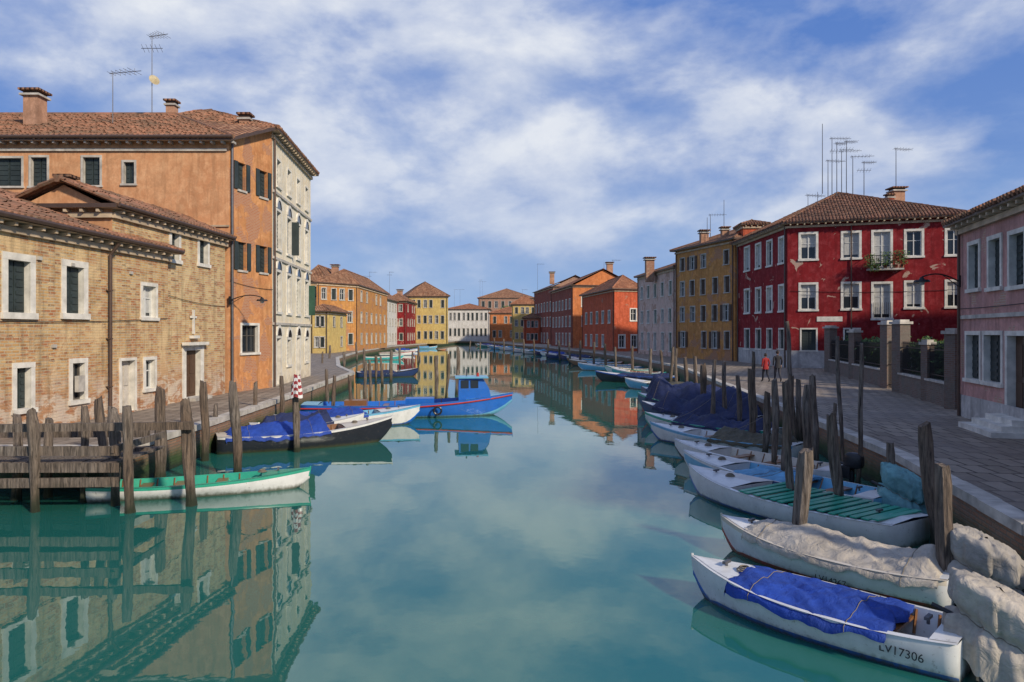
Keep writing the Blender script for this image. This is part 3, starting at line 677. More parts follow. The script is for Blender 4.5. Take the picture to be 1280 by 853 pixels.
cable(tr,Vector((*k0,4.6))+nk*.04,Vector((*k0,4.7))+nk*.04+dk*9,.06); 
tr.obj('entrance_steps_and_downpipe',pk)
lamp(1199,352,23.8,-1.25)
building('back_house',[(23.5,36.2),(34,34),(42,46),(32.2,49)],9.3,M['rust'],1.3,{},over=.4,rm=M['tile3'])
e=empty('garden_wall'); gw=MB(); gi=MB()
pl=[(16.3,26.2),(18.3,33.5),(19.0,36.0),(22.6,50.5)]
def seg(a,b_,hw,hf):
    a=Vector((*a,0));b_=Vector((*b_,0)); d=(b_-a);ln=d.length;d.normalize();n=Vector((-d.y,d.x,0))
    gw.box(a+Vector((0,0,ZQ))-n*.15,d*ln,n*.3,Vector((0,0,hw)),M['greybrick']); gw.box(a+Vector((0,0,ZQ+hw))-n*.2,d*ln,n*.4,Vector((0,0,.08)),M['stone'])
    k=int(ln/.14)
    for i in range(k):
        p=a+d*(i+.5)*ln/k; gi.cyl(p+Vector((0,0,ZQ+hw+.08)),p+Vector((0,0,ZQ+hf)),.014,.014,M['iron'],4); gi.cyl(p+Vector((0,0,ZQ+hf)),p+Vector((0,0,ZQ+hf+.12)),.022,.002,M['iron'],4)
    for zz in (hw+.25,hf-.2): gi.box(a+Vector((0,0,ZQ+zz)),d*ln,n*.03,Vector((0,0,.04)),M['iron'])
def pillar(p,h,w=.6):
    gw.cbox((p[0],p[1],ZQ+h/2),w,w,h,M['greybrick'],.2); gw.cbox((p[0],p[1],ZQ+h+.06),w*1.3,w*1.3,.12,M['stone'],.2); gw.cbox((p[0],p[1],ZQ+h+.16),w*.9,w*.9,.1,M['stone'],.2)
seg(pl[0],pl[1],.85,2.3); seg(pl[2],pl[3],.85,2.2)
pillar((16.25,26.1),2.75,.5); pillar((17.1,29.3),2.3,.35); pillar(pl[1],3.2,.55); pillar(pl[2],3.2,.5); pillar((20.8,43.2),2.8,.5); pillar(pl[3],3.1,.6)
a=Vector((*pl[1],0));b_=Vector((*pl[2],0))
for i in range(1,16):
    p=a+(b_-a)*i/16; gi.cyl(p+Vector((0,0,ZQ+.05)),p+Vector((0,0,ZQ+2.4)),.016,.016,M['iron'],4)
for zz in (.2,1.2,2.3): gi.cyl(a+Vector((0,0,ZQ+zz)),b_+Vector((0,0,ZQ+zz)),.025,.025,M['iron'],5)
gw.obj('brick_piers_and_wall',e); gi.obj('iron_railing',e)
hd=MB()
def hedge(a,b_,h,w,n):
    a=Vector((*a,0));b_=Vector((*b_,0))
    for i in range(n):
        t=random.random(); c=a+(b_-a)*t; hh=h*(.85+.25*noise.noise(Vector((t*14,0,0))))
        z=ZQ+hh*random.random()**.6; c+=Vector((random.gauss(0,w*.45),random.gauss(0,.1),z))
        q=Vector((random.gauss(0,1),random.gauss(0,1),random.gauss(0,1))).normalized(); r=q.orthogonal().normalized(); k=.1*random.uniform(.6,1.4)
        hd.face([c-q*k,c+r*k*.6,c+q*k,c-r*k*.6],M['leaf'])
hedge((17.2,26.8),(18.9,33.2),2.75,.45,9000); hedge((20.0,36.6),(23.4,50),2.7,.6,9000)
hd.obj('hedge')
bt=MB()
for (tx,ty,h) in ((-1,265,13.5),(4,275,14),):
    bt.cyl((tx,ty,1),(tx,ty,6),.4,.25,M['shutb'],7)
    for i in range(9):
        a=i*2.4; q=Vector((tx+math.cos(a)*2.6,ty+math.sin(a)*2.6,h-2+random.uniform(-2,1.5))); bt.cyl((tx,ty,5+i*.3),q,.14,.04,M['shutb'],5)
        leaves(bt,q,(1.5,1.5,1.3),110,.3)
bt.obj('distant_trees')

# ================================================================= WOOD
mwd,nt,b=new_mat('weathered_wood'); p=pos(nt)
f=noi(nt,mapping(nt,p,(9,9,.9)),2.2,7,.65,.4); g=noi(nt,p,3,4); z=zof(nt)[2]; g2=noi(nt,p,.5,2)
col=mixc(nt,ramp(nt,f,[(.34,0),(.66,1)]),(.035,.026,.02),mixc(nt,ramp(nt,g2,[(.35,0),(.65,1)]),(.2,.14,.095),(.27,.225,.185)))
lv=math_(nt,'ADD',z,math_(nt,'MULTIPLY',g,.5))
col=mixc(nt,ramp(nt,lv,[(.35,1),(.85,0)]),col,(.02,.026,.012))
L(nt,col,b.inputs['Base Color']); b.inputs['Roughness'].default_value=.9; bump(nt,b,f,1,.05)
PILES=[]
def pile(px,yt,yb,r=.13,lean=None,name='mooring_post',D=None):
    x,y=gp(px,yb); z=HC-(yt-YH)/F*y
    mb=MB(); n=12; H=z+1.2; k=12; rnd=random.Random(px*3+yb)
    lx,ly=(rnd.uniform(-.065,.065),rnd.uniform(-.065,.065)) if lean is None else lean
    rings=[]
    ph=rnd.random()*9; r*=rnd.uniform(.88,1.15); cut=rnd.uniform(-.6,.6)
    for i in range(k+1):
        t=i/k; zz=-1.2+H*t; rr=r*(1.06-.16*t)*(1+.22*noise.noise(Vector((ph,zz*1.3,0))))
        if i==k: rr*=.82
        rr*=1-.2*math.exp(-((zz-.35)/.25)**2)
        cx_=x+lx*(zz)+.1*noise.noise(Vector((ph,zz*.6,3))); cy_=y+ly*zz
        rings.append([Vector((cx_+rr*math.cos(a)*(1+.25*noise.noise(Vector((math.cos(a)*1.8,math.sin(a)*1.8,ph+zz*.4)))),cy_+rr*math.sin(a)*(1+.25*noise.noise(Vector((math.cos(a)*1.8,math.sin(a)*1.8,ph+5+zz*.4)))),zz+((rnd.uniform(-.035,.035)+cut*rr*math.cos(a)) if i==k else 0))) for a in [2*math.pi*j/n for j in range(n)]])
    for i in range(k):
        for j in range(n):
            j2=(j+1)%n; mb.face([rings[i][j],rings[i][j2],rings[i+1][j2],rings[i+1][j]],mwd)
    mb.face(rings[k],mwd); 
    o=mb.obj(name,smooth=False,merge=True); PILES.append((x,y,min(z-.2,1.3))); return o
PL=[(198,485,600,.12),(256,477,576,.11),(297,477,597,.12),(239,500,632,.13),(371,480,565,.1),(352,470,532,.1),(410,462,512,.1),(455,452,508,.09),(438,470,518,.08),(416,470,520,.09),
 (545,445,505,.11),(558,443,498,.1),(571,434,494,.11),(488,438,478,.12),(463,450,500,.09),(470,445,480,.12),(430,440,470,.12),(402,440,468,.1),(500,433,460,.12),(523,432,455,.13),
 (240,520,600,.09),(320,478,540,.09),(270,505,560,.08),(382,440,472,.12),(411,432,460,.12),(446,428,452,.12),(600,428,440,.16),(587,426,438,.16),(478,446,484,.1),(455,436,466,.12),(515,440,470,.1),
 (998,562,704,.13),(1187,584,757,.13),(1170,532,684,.13),(1049,518,647,.13),(989,478,640,.09),(1113,553,645,.08),(940,462,565,.11),(872,446,520,.1),(880,455,530,.12),(890,450,540,.1),
 (968,475,592,.1),(955,490,575,.1),(1010,482,600,.1),(1020,470,585,.09),(925,470,545,.1),(1072,430,612,.05),(1055,422,600,.045),(995,402,560,.07),(1039,505,605,.06),(905,452,535,.09),(945,440,545,.07),
 (985,470,575,.08),(860,447,505,.1),(1000,475,560,.09),(978,520,610,.1),
 (838,434,482,.12),(845,436,488,.1),(828,438,478,.11),(812,436,475,.12),(790,433,468,.12),(770,434,466,.12),(757,430,464,.13),(742,428,462,.13),(725,426,456,.14),(712,428,455,.13),(700,426,452,.15),(684,424,448,.15),(668,424,445,.16),(655,424,443,.15),(642,425,442,.15),(630,424,440,.16),(618,423,438,.17)]
for q in PL: pile(q[0],q[1],q[2],q[3],None if q[3]>.06 else (random.uniform(-.12,.12),0))
e=empty('wooden_jetty'); j=MB()
def plank(x0,y0,x1,y1,z,h=.14,t=.05,dz=0):
    a=Vector((x0,y0,z));b_=Vector((x1,y1,z+dz)); d=b_-a; n=Vector((-d.y,d.x,0)).normalized()
    j.box(a-n*t/2,d,n*t,Vector((0,0,h)),mwd)
plank(-13,15.1,-6.95,15.5,1.66,.17,.1,.03)
for z_ in (1.2,.85,.5): plank(-13,15.0,-8.35,15.12,z_,.2,.06,random.uniform(-.04,.04))
for z_ in (1.35,.95): plank(-13,16.6,-8.5,16.7,z_,.16,.06)
plank(-8.45,15.05,-8.45,17.3,1.25,.15,.06)
for i in range(24): j.box((-13+i*.19,15.2,.98+random.uniform(-.01,.01)),(.17,0,0),(0,2.2,0),(0,0,.05),mwd)
j.obj('planks',e)
for px,yt,yb in ((45,512,640),(105,508,628),(162,508,641),(133,498,620),(20,520,625),(145,510,632),(60,525,622)):
    o=pile(px,yt,yb,.11 if px!=105 else .08,name='post'); o.parent=e
# ================================================================= BOATS
def paint(name,c,rough=.3): 
    m,nt,b=new_mat(name); p=pos(nt); f=noi(nt,p,3,6,.65); g=noi(nt,mapping(nt,p,(6,6,1.5)),2,5); q=noi(nt,p,16,6,.7)
    col=mixc(nt,ramp(nt,f,[(.45,0),(.75,.55)]),c,sc3(c,.6)); z=zof(nt)[2]
    col=mixc(nt,ramp(nt,q,[(.6,0),(.68,.55)]),col,(.2,.17,.13))
    lv=math_(nt,'ADD',z,math_(nt,'MULTIPLY',g,.16)); col=mixc(nt,ramp(nt,lv,[(.1,.85),(.19,0)]),col,(.07,.07,.035))
    L(nt,col,b.inputs['Base Color']); b.inputs['Roughness'].default_value=rough; return m
def cloth(name,c,c2=None):
    m,nt,b=new_mat(name); p=pos(nt); f=noi(nt,p,1.7,7,.6); g=noi(nt,p,12,5)
    L(nt,mixc(nt,ramp(nt,math_(nt,'ADD',math_(nt,'MULTIPLY',f,.7),math_(nt,'MULTIPLY',g,.3)),[(.35,0),(.65,1)]),sc3(c,.6),c2 or sc3(c,1.15)),b.inputs['Base Color'])
    b.inputs['Roughness'].default_value=.75; bump(nt,b,noi(nt,mapping(nt,p,(1,1,1)),5,5,.6,1.2),.8,.05); return m
PW=paint('white_boat_paint',(.66,.66,.64));PB=paint('blue_boat_paint',(.015,.13,.5));PLB=paint('light_blue_boat_paint',(.14,.4,.58));PG=paint('green_boat_paint',(.03,.33,.22))
PK=paint('black_boat_paint',(.02,.022,.03));PR=paint('red_boat_paint',(.42,.03,.02));PD=paint('navy_boat_paint',(.02,.04,.12));PC=paint('cream_boat_paint',(.58,.52,.42)); PWD=paint('varnished_wood',(.22,.1,.04)); PT=paint('teal_boat_paint',(.05,.36,.36))
CB=cloth('blue_tarp',(.012,.055,.33));CN=cloth('navy_tarp',(.014,.024,.085));CBe=cloth('beige_tarp',(.46,.41,.34));CT=cloth('teal_tarp',(.16,.36,.38));CLB=cloth('light_blue_tarp',(.12,.34,.55)); CGR=cloth('grey_tarp',(.36,.33,.29)); CK=cloth('net_heap',(.09,.08,.05)); CG=cloth('green_tarp',(.03,.14,.1))
BLK=flat('engine_black',(.02,.02,.022),.35); ROPE=flat('rope',(.2,.17,.13),.9)
def drape(e,m,z0,big=1.0,name='engine_cover'):
    """loose tarpaulin thrown over a tilted outboard"""
    cm=MB(); seed=random.random()*40; nr,na=30,96; G=[]
    for i in range(nr+1):
        s=i/nr; row=[]
        for k in range(na):
            a=2*math.pi*k/na; ca,sa=math.cos(a),math.sin(a)
            if s<.42: rr=math.sin(s/.42*math.pi/2)**.8; z=.46-.14*(s/.42)**2.2
            else: rr=1.0+.2*(s-.42)/.58; z=.32-(s-.42)/.58*.74
            tie=math.exp(-((s-.66)/.05)**2)*.26
            nz=noise.noise(Vector((ca*1.3,sa*1.3,seed)))
            f1=abs(math.sin(a*4+seed+3*nz+s*1.2)); f2=abs(math.sin(a*9+seed*2+5*nz-s*2))
            fold=(-.17*f1**2.2-.09*f2**2)*min(1,max(0,(s-.12))*2.2)+.1
            rr=rr*(1-tie)+fold
            rr+=.10*noise.noise(Vector((ca*2,sa*2,s*3+seed)))*min(1,s*4)
            x=rr*ca*.46*big; y=rr*sa*.27*big
            z-=.07*abs(noise.noise(Vector((x*7,y*7,seed))))+.05*abs(noise.noise(Vector((x*15,y*11,seed+3))))
            z+=(.2*noise.noise(Vector((ca*2.5,sa*2.5,seed+7)))+.06*noise.noise(Vector((ca*8,sa*8,seed))) if s>.85 else 0)*(s-.85)/.15 if s>.85 else 0
            z*=big
            z+= x*.38
            row.append(Vector((x-.30*big,y,z+z0+.12)))
        G.append(row)
    for i in range(nr):
        for k in range(na): cm.face([G[i][k],G[i][(k+1)%na],G[i+1][(k+1)%na],G[i+1][k]],m)
    cm.obj(name,e,smooth=True)
    rp=MB(); i=20
    for k in range(na): rp.cyl(G[i][k],G[i][(k+1)%na],.009,.009,ROPE,4,False)
    rp.obj('cover_rope',e)
def boat(name,bow,stern,W=1.4,h=.45,rise=.35,cols=(PW,PW,PB),inner=PW,deck=PW,cover=None,thw=PWD,engine=None,dfrom=.7,planks=None,reg=None,transom=.75,moor=False):
    bow=Vector((*bow,0));stern=Vector((*stern,0)); d=bow-stern; Lb=d.length; ang=math.atan2(d.y,d.x)
    e=empty(name,(stern.x,stern.y,0),ang); hb=MB(); NS=26
    def hbm(t):
        if t<.42: return W/2*(1-(1-transom)*((.42-t)/.42)**2)
        s=(t-.42)/.58; return W/2*max(0.018,(1-s**2.3))
    def shz(t): return h+rise*max(0,(t-.3)/.7)**2.1+.05*max(0,(.3-t)/.3)**2
    def bt(t):
        zb=-.13
        if t>.82: zb=-.13+(shz(t)+.02)*((t-.82)/.18)**2*.75
        return zb
    rings=[]
    for i in range(NS+1):
        t=i/NS; b_=hbm(t); s=shz(t); zb=bt(t); x=Lb*t
        fl=1-.28*(1-.5*t)
        rings.append(dict(x=x,b=b_,s=s,zb=zb,pts=[(b_,s),(b_*.995+.012,s-.07),(b_*.95,s-(s-zb)*.45),(b_*.87,max(zb+(s-zb)*.22,min(.07,s))) if t<.85 else (b_*.87,zb+(s-zb)*.22),(b_*fl*.9,zb),(0,zb-.03)]))
    rm=[cols[0],cols[1],cols[1],cols[2],cols[2]]
    for i in range(NS):
        for sgn in (1,-1):
            A_=rings[i];B_=rings[i+1]
            for k in range(5):
                q=[(A_['x'],sgn*A_['pts'][k][0],A_['pts'][k][1]),(B_['x'],sgn*B_['pts'][k][0],B_['pts'][k][1]),(B_['x'],sgn*B_['pts'][k+1][0],B_['pts'][k+1][1]),(A_['x'],sgn*A_['pts'][k+1][0],A_['pts'][k+1][1])]
                hb.face(q if sgn<0 else q[::-1],rm[k])
    r=rings[0]
    for k in range(5):
        a,b_=r['pts'][k],r['pts'][k+1]
        hb.face([(0,a[0],a[1]),(0,-a[0],a[1]),(0,-b_[0],b_[1]),(0,b_[0],b_[1])],cols[1])
    hb.obj('hull',e,smooth=True)
    ib=MB(); 
    for i in range(NS):
        A_=rings[i];B_=rings[i+1]
        ga=min(.06,A_['b']*.5);gb=min(.06,B_['b']*.5)
        for sgn in (1,-1):
            ib.face([(A_['x'],sgn*(A_['b']+.02),A_['s']+.004),(B_['x'],sgn*(B_['b']+.02),B_['s']+.004),(B_['x'],sgn*(B_['b']-gb),B_['s']+.012),(A_['x'],sgn*(A_['b']-ga),A_['s']+.012)],cols[0],out=(0,0,1))
            fz=.1
            ib.face([(A_['x'],sgn*(A_['b']-ga),A_['s']+.012),(B_['x'],sgn*(B_['b']-gb),B_['s']+.012),(B_['x'],sgn*(B_['b']*.72),max(fz,B_['zb']+.05)),(A_['x'],sgn*(A_['b']*.72),max(fz,A_['zb']+.05))],inner)
        ib.face([(A_['x'],-A_['b']*.72,max(.1,A_['zb']+.05)),(B_['x'],-B_['b']*.72,max(.1,B_['zb']+.05)),(B_['x'],B_['b']*.72,max(.1,B_['zb']+.05)),(A_['x'],A_['b']*.72,max(.1,A_['zb']+.05))],inner,out=(0,0,1))
        t=(i+.5)/NS
        if t>dfrom or t<.09:
            ca,cb=.05*A_['b'],.05*B_['b']
            for sgn in (1,-1):
                ib.face([(A_['x'],0,A_['s']+.02+ca),(B_['x'],0,B_['s']+.02+cb),(B_['x'],sgn*(B_['b']-gb*.5),B_['s']+.016),(A_['x'],sgn*(A_['b']-ga*.5),A_['s']+.016)],deck,out=(0,0,1))
    for tt in (dfrom,.09):
        i=int(round(tt*NS)); A_=rings[i]; ib.face([(A_['x'],-A_['b']+.07,A_['s']+.015),(A_['x'],A_['b']-.07,A_['s']+.015),(A_['x'],A_['b']*.72,.1),(A_['x'],-A_['b']*.72,.1)],deck)
    for tt in (.24,.42,.58):
        if tt>dfrom-.06: continue
        i=int(tt*NS);A_=rings[i]; ib.box((A_['x']-.12,-A_['b']+.06,A_['s']-.12),(.24,0,0),(0,2*A_['b']-.12,0),(0,0,.035),thw)
    for i in range(3,int(dfrom*NS),2):
        A_=rings[i]
        for sgn in (1,-1):
            a=Vector((A_['x'],sgn*(A_['b']-.075),A_['s']-.01)); b_=Vector((A_['x'],sgn*(A_['b']*.72-.01),.12)); ib.cyl(a,b_,.018,.018,thw,4)
    if planks:
        pa,pb,pm=planks; n=int((pb-pa)*Lb/.2)
        for q in range(n):
            t=pa+(pb-pa)*q/n; i=min(NS,int(t*NS)); A_=rings[i]; bb=A_['b']
            ib.box((t*Lb,-bb+.02,A_['s']+.02+random.uniform(0,.02)),(.13,0,0),(random.uniform(-.04,.04),2*bb-.04,0),(0,0,.025),pm)
    rx=rings[-1]; ib.cyl((rx['x']-.02,0,rx['s']-.2),(rx['x']+.02,0,rx['s']+.04),.025,.02,cols[0],6)
    for tt in (.12,.85):
        A_=rings[int(tt*NS)]; ib.cbox((A_['x'],0,A_['s']+.09),.05,.16,.035,M['alu']); ib.cyl((A_['x'],0,A_['s']+.01),(A_['x'],0,A_['s']+.09),.02,.02,M['alu'],5)
    if bow.y<45:
        A_=rings[int(.8*NS)]
        for q in range(3):
            for k in range(12):
                a=2*math.pi*k/12;b2=2*math.pi*(k+1)/12; r_=.1-.02*q
                ib.cyl((A_['x']+r_*math.cos(a),r_*math.sin(a),A_['s']+.06+q*.02),(A_['x']+r_*math.cos(b2),r_*math.sin(b2),A_['s']+.06+q*.02),.012,.012,ROPE,4,False)
    ib.obj('gunwale_deck_and_thwarts',e)
    if cover:
        m,ta,tb,hump=cover; cbm=MB(); nu=64;nv=30; seed=random.random()*50; G=[]
        for i in range(nu+1):
            t=ta+(tb-ta)*i/nu; b_=hbm(t)+.035; s=shz(t); row=[]
            edge=min(1,min(i,nu-i)/4.0)
            hl=hump*(.75+.5*noise.noise(Vector((t*5,seed,0))))*edge**.6
            for k in range(nv+1):
                v=-1+2*k/nv; av=abs(v)
                y=b_*v*1.0
                if av>.9: zz=s+.03-(av-.9)/.1*(.11+.07*noise.noise(Vector((t*Lb*3,seed,av)))); y=b_*(1.0 if v>0 else -1.0)*(1+.02+.03*noise.noise(Vector((t*Lb*5,v,seed))))
                else:
                    zz=s+.035+hl*(1-(av/.9)**1.7)*(1+.18*math.sin(t*Lb*3.4+seed))
                dg=t*Lb*3.1+v*2.2
                wr=noise.noise(Vector((t*Lb*2.2,v*2.5+seed,seed)))*.07+noise.noise(Vector((t*Lb*6,v*4,seed)))*.03-abs(noise.noise(Vector((dg,v*.8,seed+4))))*.11-abs(noise.noise(Vector((t*Lb*4-v*3,v,seed+9))))*.07-abs(noise.noise(Vector((t*Lb*9+v*5,v*3,seed+2))))*.03
                zz+=wr*(1-av*.5)*(.6+min(1,hump*2.5)*.6)
                zz=max(zz,s+.02) if av<=.9 else zz
                row.append(Vector((t*Lb+.03*noise.noise(Vector((v*4,seed,t))) *(1 if i in(0,nu) else 0)*3,y,zz)))
            G.append(row)
        for i in range(nu):
            for k in range(nv): cbm.face([G[i][k],G[i+1][k],G[i+1][k+1],G[i][k+1]],m)
        for rr in (G[0],G[-1]):
            for k in range(nv):
                a,b_=rr[k],rr[k+1]; cbm.face([a,b_,b_-Vector((0,0,.07)),a-Vector((0,0,.07))],m)
        cbm.obj('tarpaulin',e,smooth=True)
        rp=MB()
        for tt in (ta+.12,tb-.1):
            i=int((tt-ta)/(tb-ta)*nu)
            for k in range(nv): rp.cyl(G[i][k]+Vector((0,0,.006)),G[i][k+1]+Vector((0,0,.006)),.005,.005,ROPE,4,False)
        rp.obj('tie_ropes',e)
    if engine:
        em=MB(); kind,m=engine; z0=shz(0)
        em.cyl((-.22,0,-.5),(-.2,0,z0),.06,.07,BLK,8); em.cbox((-.1,0,z0-.05),.22,.24,.3,BLK); em.cbox((-.3,0,-.35),.35,.05,.12,BLK)
        em.cyl((-.3,0,-.45),(-.1,0,-.45),.05,.05,BLK,8)
        em.cyl((-.1,0,z0+.1),(.35,.08,z0+.25),.02,.025,BLK,6)
        em.obj('outboard_leg',e)
        if kind=='cov': drape(e,m,z0,1.0)
        else:
            cm=MB(); n1,n2=14,20; G=[]
            for i in range(n1+1):
                th=math.pi*i/n1; row=[]
                for k in range(n2):
                    a=2*math.pi*k/n2; dr=Vector((math.sin(th)*math.cos(a),math.sin(th)*math.sin(a),math.cos(th))); pw=.6
                    q=Vector((math.copysign(abs(dr.x)**pw,dr.x)*.23,math.copysign(abs(dr.y)**pw,dr.y)*.14,math.copysign(abs(dr.z)**pw,dr.z)*.2))
                    row.append(q+Vector((-.26,0,z0+.24)))
                G.append(row)
            for i in range(n1):
                for k in range(n2): cm.face([G[i][k],G[i][(k+1)%n2],G[i+1][(k+1)%n2],G[i+1][k]],m)
            cm.obj('engine_cowl',e,smooth=True)
    if reg:
        for sgn in reg[1]:
            cu=bpy.data.curves.new('registration','FONT'); cu.body=reg[0]; cu.size=.13; cu.extrude=.002; cu.align_x='CENTER'
            cu.materials.append(BLK); o=bpy.data.objects.new('registration_number',cu); sc.collection.objects.link(o); o.parent=e
            t=reg[2]; 
            o.location=(Lb*t,sgn*(hbm(t)*1.0+.02),shz(t)-reg[3]); 
            o.rotation_euler=(math.radians(90-6),0,0 if sgn<0 else math.pi)
    if moor and bow.y<60:
        rp=MB(); inv=Matrix.Rotation(-ang,4,'Z')
        for wp,lp in ((bow,Vector((Lb*.97,0,shz(.97)+.03))),(stern,Vector((.1,0,shz(0)+.05)))):
            cand=sorted(PILES,key=lambda q:(q[0]-wp.x)**2+(q[1]-wp.y)**2)
            if cand and math.hypot(cand[0][0]-wp.x,cand[0][1]-wp.y)<3.5:
                q=cand[0]; l2=inv@(Vector(q)-Vector((stern.x,stern.y,0)))
                cable(rp,lp,l2,.2,.007,ROPE,10)
        if rp.f: rp.obj('mooring_lines',e)
    return e
# right bank
boat('rowing_boat',(2.66,10.45),(5.1,7.95),1.22,.4,.12,(PW,PW,PB),cover=(CB,.2,.78,.15),engine=('cov',CBe),reg=('LV17306',(-1,1),.15,.22),dfrom=.74)
boat('rowing_boat',(3.75,12.7),(6.25,9.95),1.4,.4,.14,(PC,PW,PR),cover=(CBe,.03,.84,.27),engine=('cov',CGR),reg=('LV14267',(-1,1),.4,.33))
boat('rowing_boat',(4.3,17.2),(7.1,12.6),1.7,.42,.18,(PW,PW,PB),inner=PD,deck=PW,planks=(.04,.62,PG),engine=None,dfrom=.66)
boat('rowing_boat',(4.75,19.6),(7.75,14.6),1.5,.4,.16,(PW,PLB,PW),inner=PLB,deck=PW,cover=(CLB,.35,.6,.05),engine=('cov',CT))
boat('motor_boat',(5.0,21.8),(8.2,17.6),1.5,.38,.16,(PW,PW,PK),deck=PW,engine=('cowl',BLK),inner=PC,moor=True)
boat('rowing_boat',(5.0,25.6),(8.7,21.4),1.5,.38,.2,(PLB,PW,PB),cover=(CK,.05,.5,.35),moor=True)
boat('rowing_boat',(5.3,28.3),(9.1,24.4),1.6,.42,.22,(PG,PW,PG),inner=PG,cover=(CN,.05,.7,.4))
boat('rowing_boat',(5.7,31.2),(9.6,27.4),1.7,.5,.3,(PD,PD,PR),cover=(CN,.02,.85,.8))
boat('work_boat',(6.2,35),(10.3,30.2),2.0,.55,.3,(PG,PD,PK),cover=(CN,.02,.88,1.0))
boat('work_boat',(7.1,39),(11,34),2.0,.55,.3,(PD,PD,PR),cover=(CN,.02,.9,.95))
boat('rowing_boat',(6.6,56),(12.3,53),1.8,.5,.3,(PB,PK,PK),cover=(CN,.05,.7,.3))
boat('rowing_boat',(7.8,49),(11.9,44.5),1.6,.45,.25,(PW,PLB,PW),cover=(CK,.05,.6,.2))
interp=lambda BK,D:[a[0]+(b_[0]-a[0])*(D-a[1])/(b_[1]-a[1]) for a,b_ in zip(BK,BK[1:]) if a[1]<=D<=b_[1]][0]
pal=[((PLB,PW,PB),CLB),((PB,PW,PB),CB),((PK,PD,PK),CN),((PW,PT,PW),None),((PG,PW,PG),CG),((PW,PLB,PW),CLB),((PR,PW,PB),CGR),((PW,PW,PR),None),((PC,PWD,PK),CBe)]
D=60
while D<200:
    x=interp(RB,D)-1.2; cc,cv=random.choice(pal); ln=random.uniform(4.5,7)
    boat('rowing_boat',(x-ln*.86,D+ln*random.uniform(.15,.5)),(x,D-ln*.1),1.8,.45,.3,cc,cover=(cv,.05,.7,random.uniform(.1,.4)) if cv and random.random()<.6 else None,inner=random.choice((PC,PLB,PWD)))
    D+=random.uniform(3.6,5.2)+D*.012
for i,D in enumerate((60,98,118,140,165)):
    x=interp(LB,D)+1.3; cc,cv=pal[(2,3,6,1,5)[i]]; ln=random.uniform(4.5,6.5)
    boat('rowing_boat',(x+ln*.9,D+2),(x+.1,D),1.7,.42,.3,cc,cover=(cv,.05,.6,random.uniform(.1,.35)) if cv else None,inner=PC)
# left bank
boat('rowing_boat',(-5.0,17.6),(-9.6,16.25),1.2,.3,.16,(PG,PW,PW),inner=PG,deck=PG,dfrom=.75)
boat('rowing_boat',(-4.25,25.2),(-9.4,22.6),1.6,.5,.35,(PW,PK,PK),inner=PWD,deck=PC,cover=(CB,.05,.6,.45),moor=True)
boat('rowing_boat',(-3.9,30),(-9.2,27.6),1.6,.5,.25,(PLB,PW,PB),inner=PLB,deck=PW,cover=(CB,.1,.6,.3))
boat('rowing_boat',(-5.6,26.8),(-9.3,25.2),1.4,.5,.25,(PW,PW,PR),cover=(CN,.1,.7,.5))
wbt=boat('cabin_work_boat',(0.0,33.2),(-9.4,32.2),2.3,.55,.45,(PB,PB,PLB),inner=PB,deck=PLB,dfrom=.78)
c=MB()
def loft(c,pts0,pts1,mat,cap=True):
    n=len(pts0)
    for i in range(n):
        k=(i+1)%n; c.face([pts0[i],pts0[k],pts1[k],pts1[i]],mat)
    if cap: c.face(pts1,mat)
x0,x1=6.95,8.35
base=[(x0,-.66,.5),(x1+.1,-.5,.75),(x1+.1,.5,.75),(x0,.66,.5)]; mid=[(x0,-.64,1.2),(x1,-.48,1.24),(x1,.48,1.24),(x0,.64,1.2)]; top=[(x0+.02,-.6,1.72),(x1-.3,-.46,1.72),(x1-.3,.46,1.72),(x0+.02,.6,1.72)]
loft(c,base,mid,PB,False); loft(c,mid,top,PB)
c.box((x0-.15,-.7,1.72),(x1-x0+.1,0,0),(0,1.4,0),(0,0,.06),PLB)
for sg in (-1,1):
    for xa,xb in ((x0+.1,x0+.46),(x0+.55,x0+.9)):
        ya=lambda x_,z_:sg*(.64-.16*(x_-x0)/1.4-.03*(z_-1.2)/.5+.018)
        c.face([(xa,ya(xa,1.27),1.27),(xb,ya(xb,1.27),1.27),(xb,ya(xb,1.63),1.63),(xa,ya(xa,1.63),1.63)],M['glass'],out=(0,sg,0))
for sg in (-1,1): c.face([(x1+.0,sg*.05,1.3),(x1+.0,sg*.42,1.3),(x1-.23,sg*.4,1.65),(x1-.23,sg*.05,1.65)],M['glass'],out=(1,0,.3))
c.cyl((x0+.4,.4,1.78),(x0+.4,.4,2.09),.04,.04,M['alu'],6); c.cyl((x0+.9,0,1.78),(x0+.9,0,1.94),.07,.05,PR,8)
c.cbox((5.2,0,.58),1.3,.9,.45,PB); c.cbox((2.3,.1,.55),1.0,.7,.35,PWD)
for sg in (-1,1):
    pr=None
    for i in range(27):
        t=i/26; b_=2.3/2*(1-.25*((.42-t)/.42)**2) if t<.42 else 2.3/2*max(.018,1-((t-.42)/.58)**2.3); s=.55+.45*max(0,(t-.3)/.7)**2.1
        q=Vector((9.45*t,sg*(b_+.03),s-.1)); 
        if pr is not None: c.cyl(pr,q,.035,.035,PR,6,False)
        pr=q
    for xx in (2.2,4.4,6.0):
        yy=sg*1.22
        for k in range(12):
            a=2*math.pi*k/12;b2=2*math.pi*(k+1)/12
            c.cyl((xx+.17*math.cos(a),yy,.33+.17*math.sin(a)),(xx+.17*math.cos(b2),yy,.33+.17*math.sin(b2)),.05,.05,BLK,6,False)
c.obj('cabin_and_fenders',wbt)
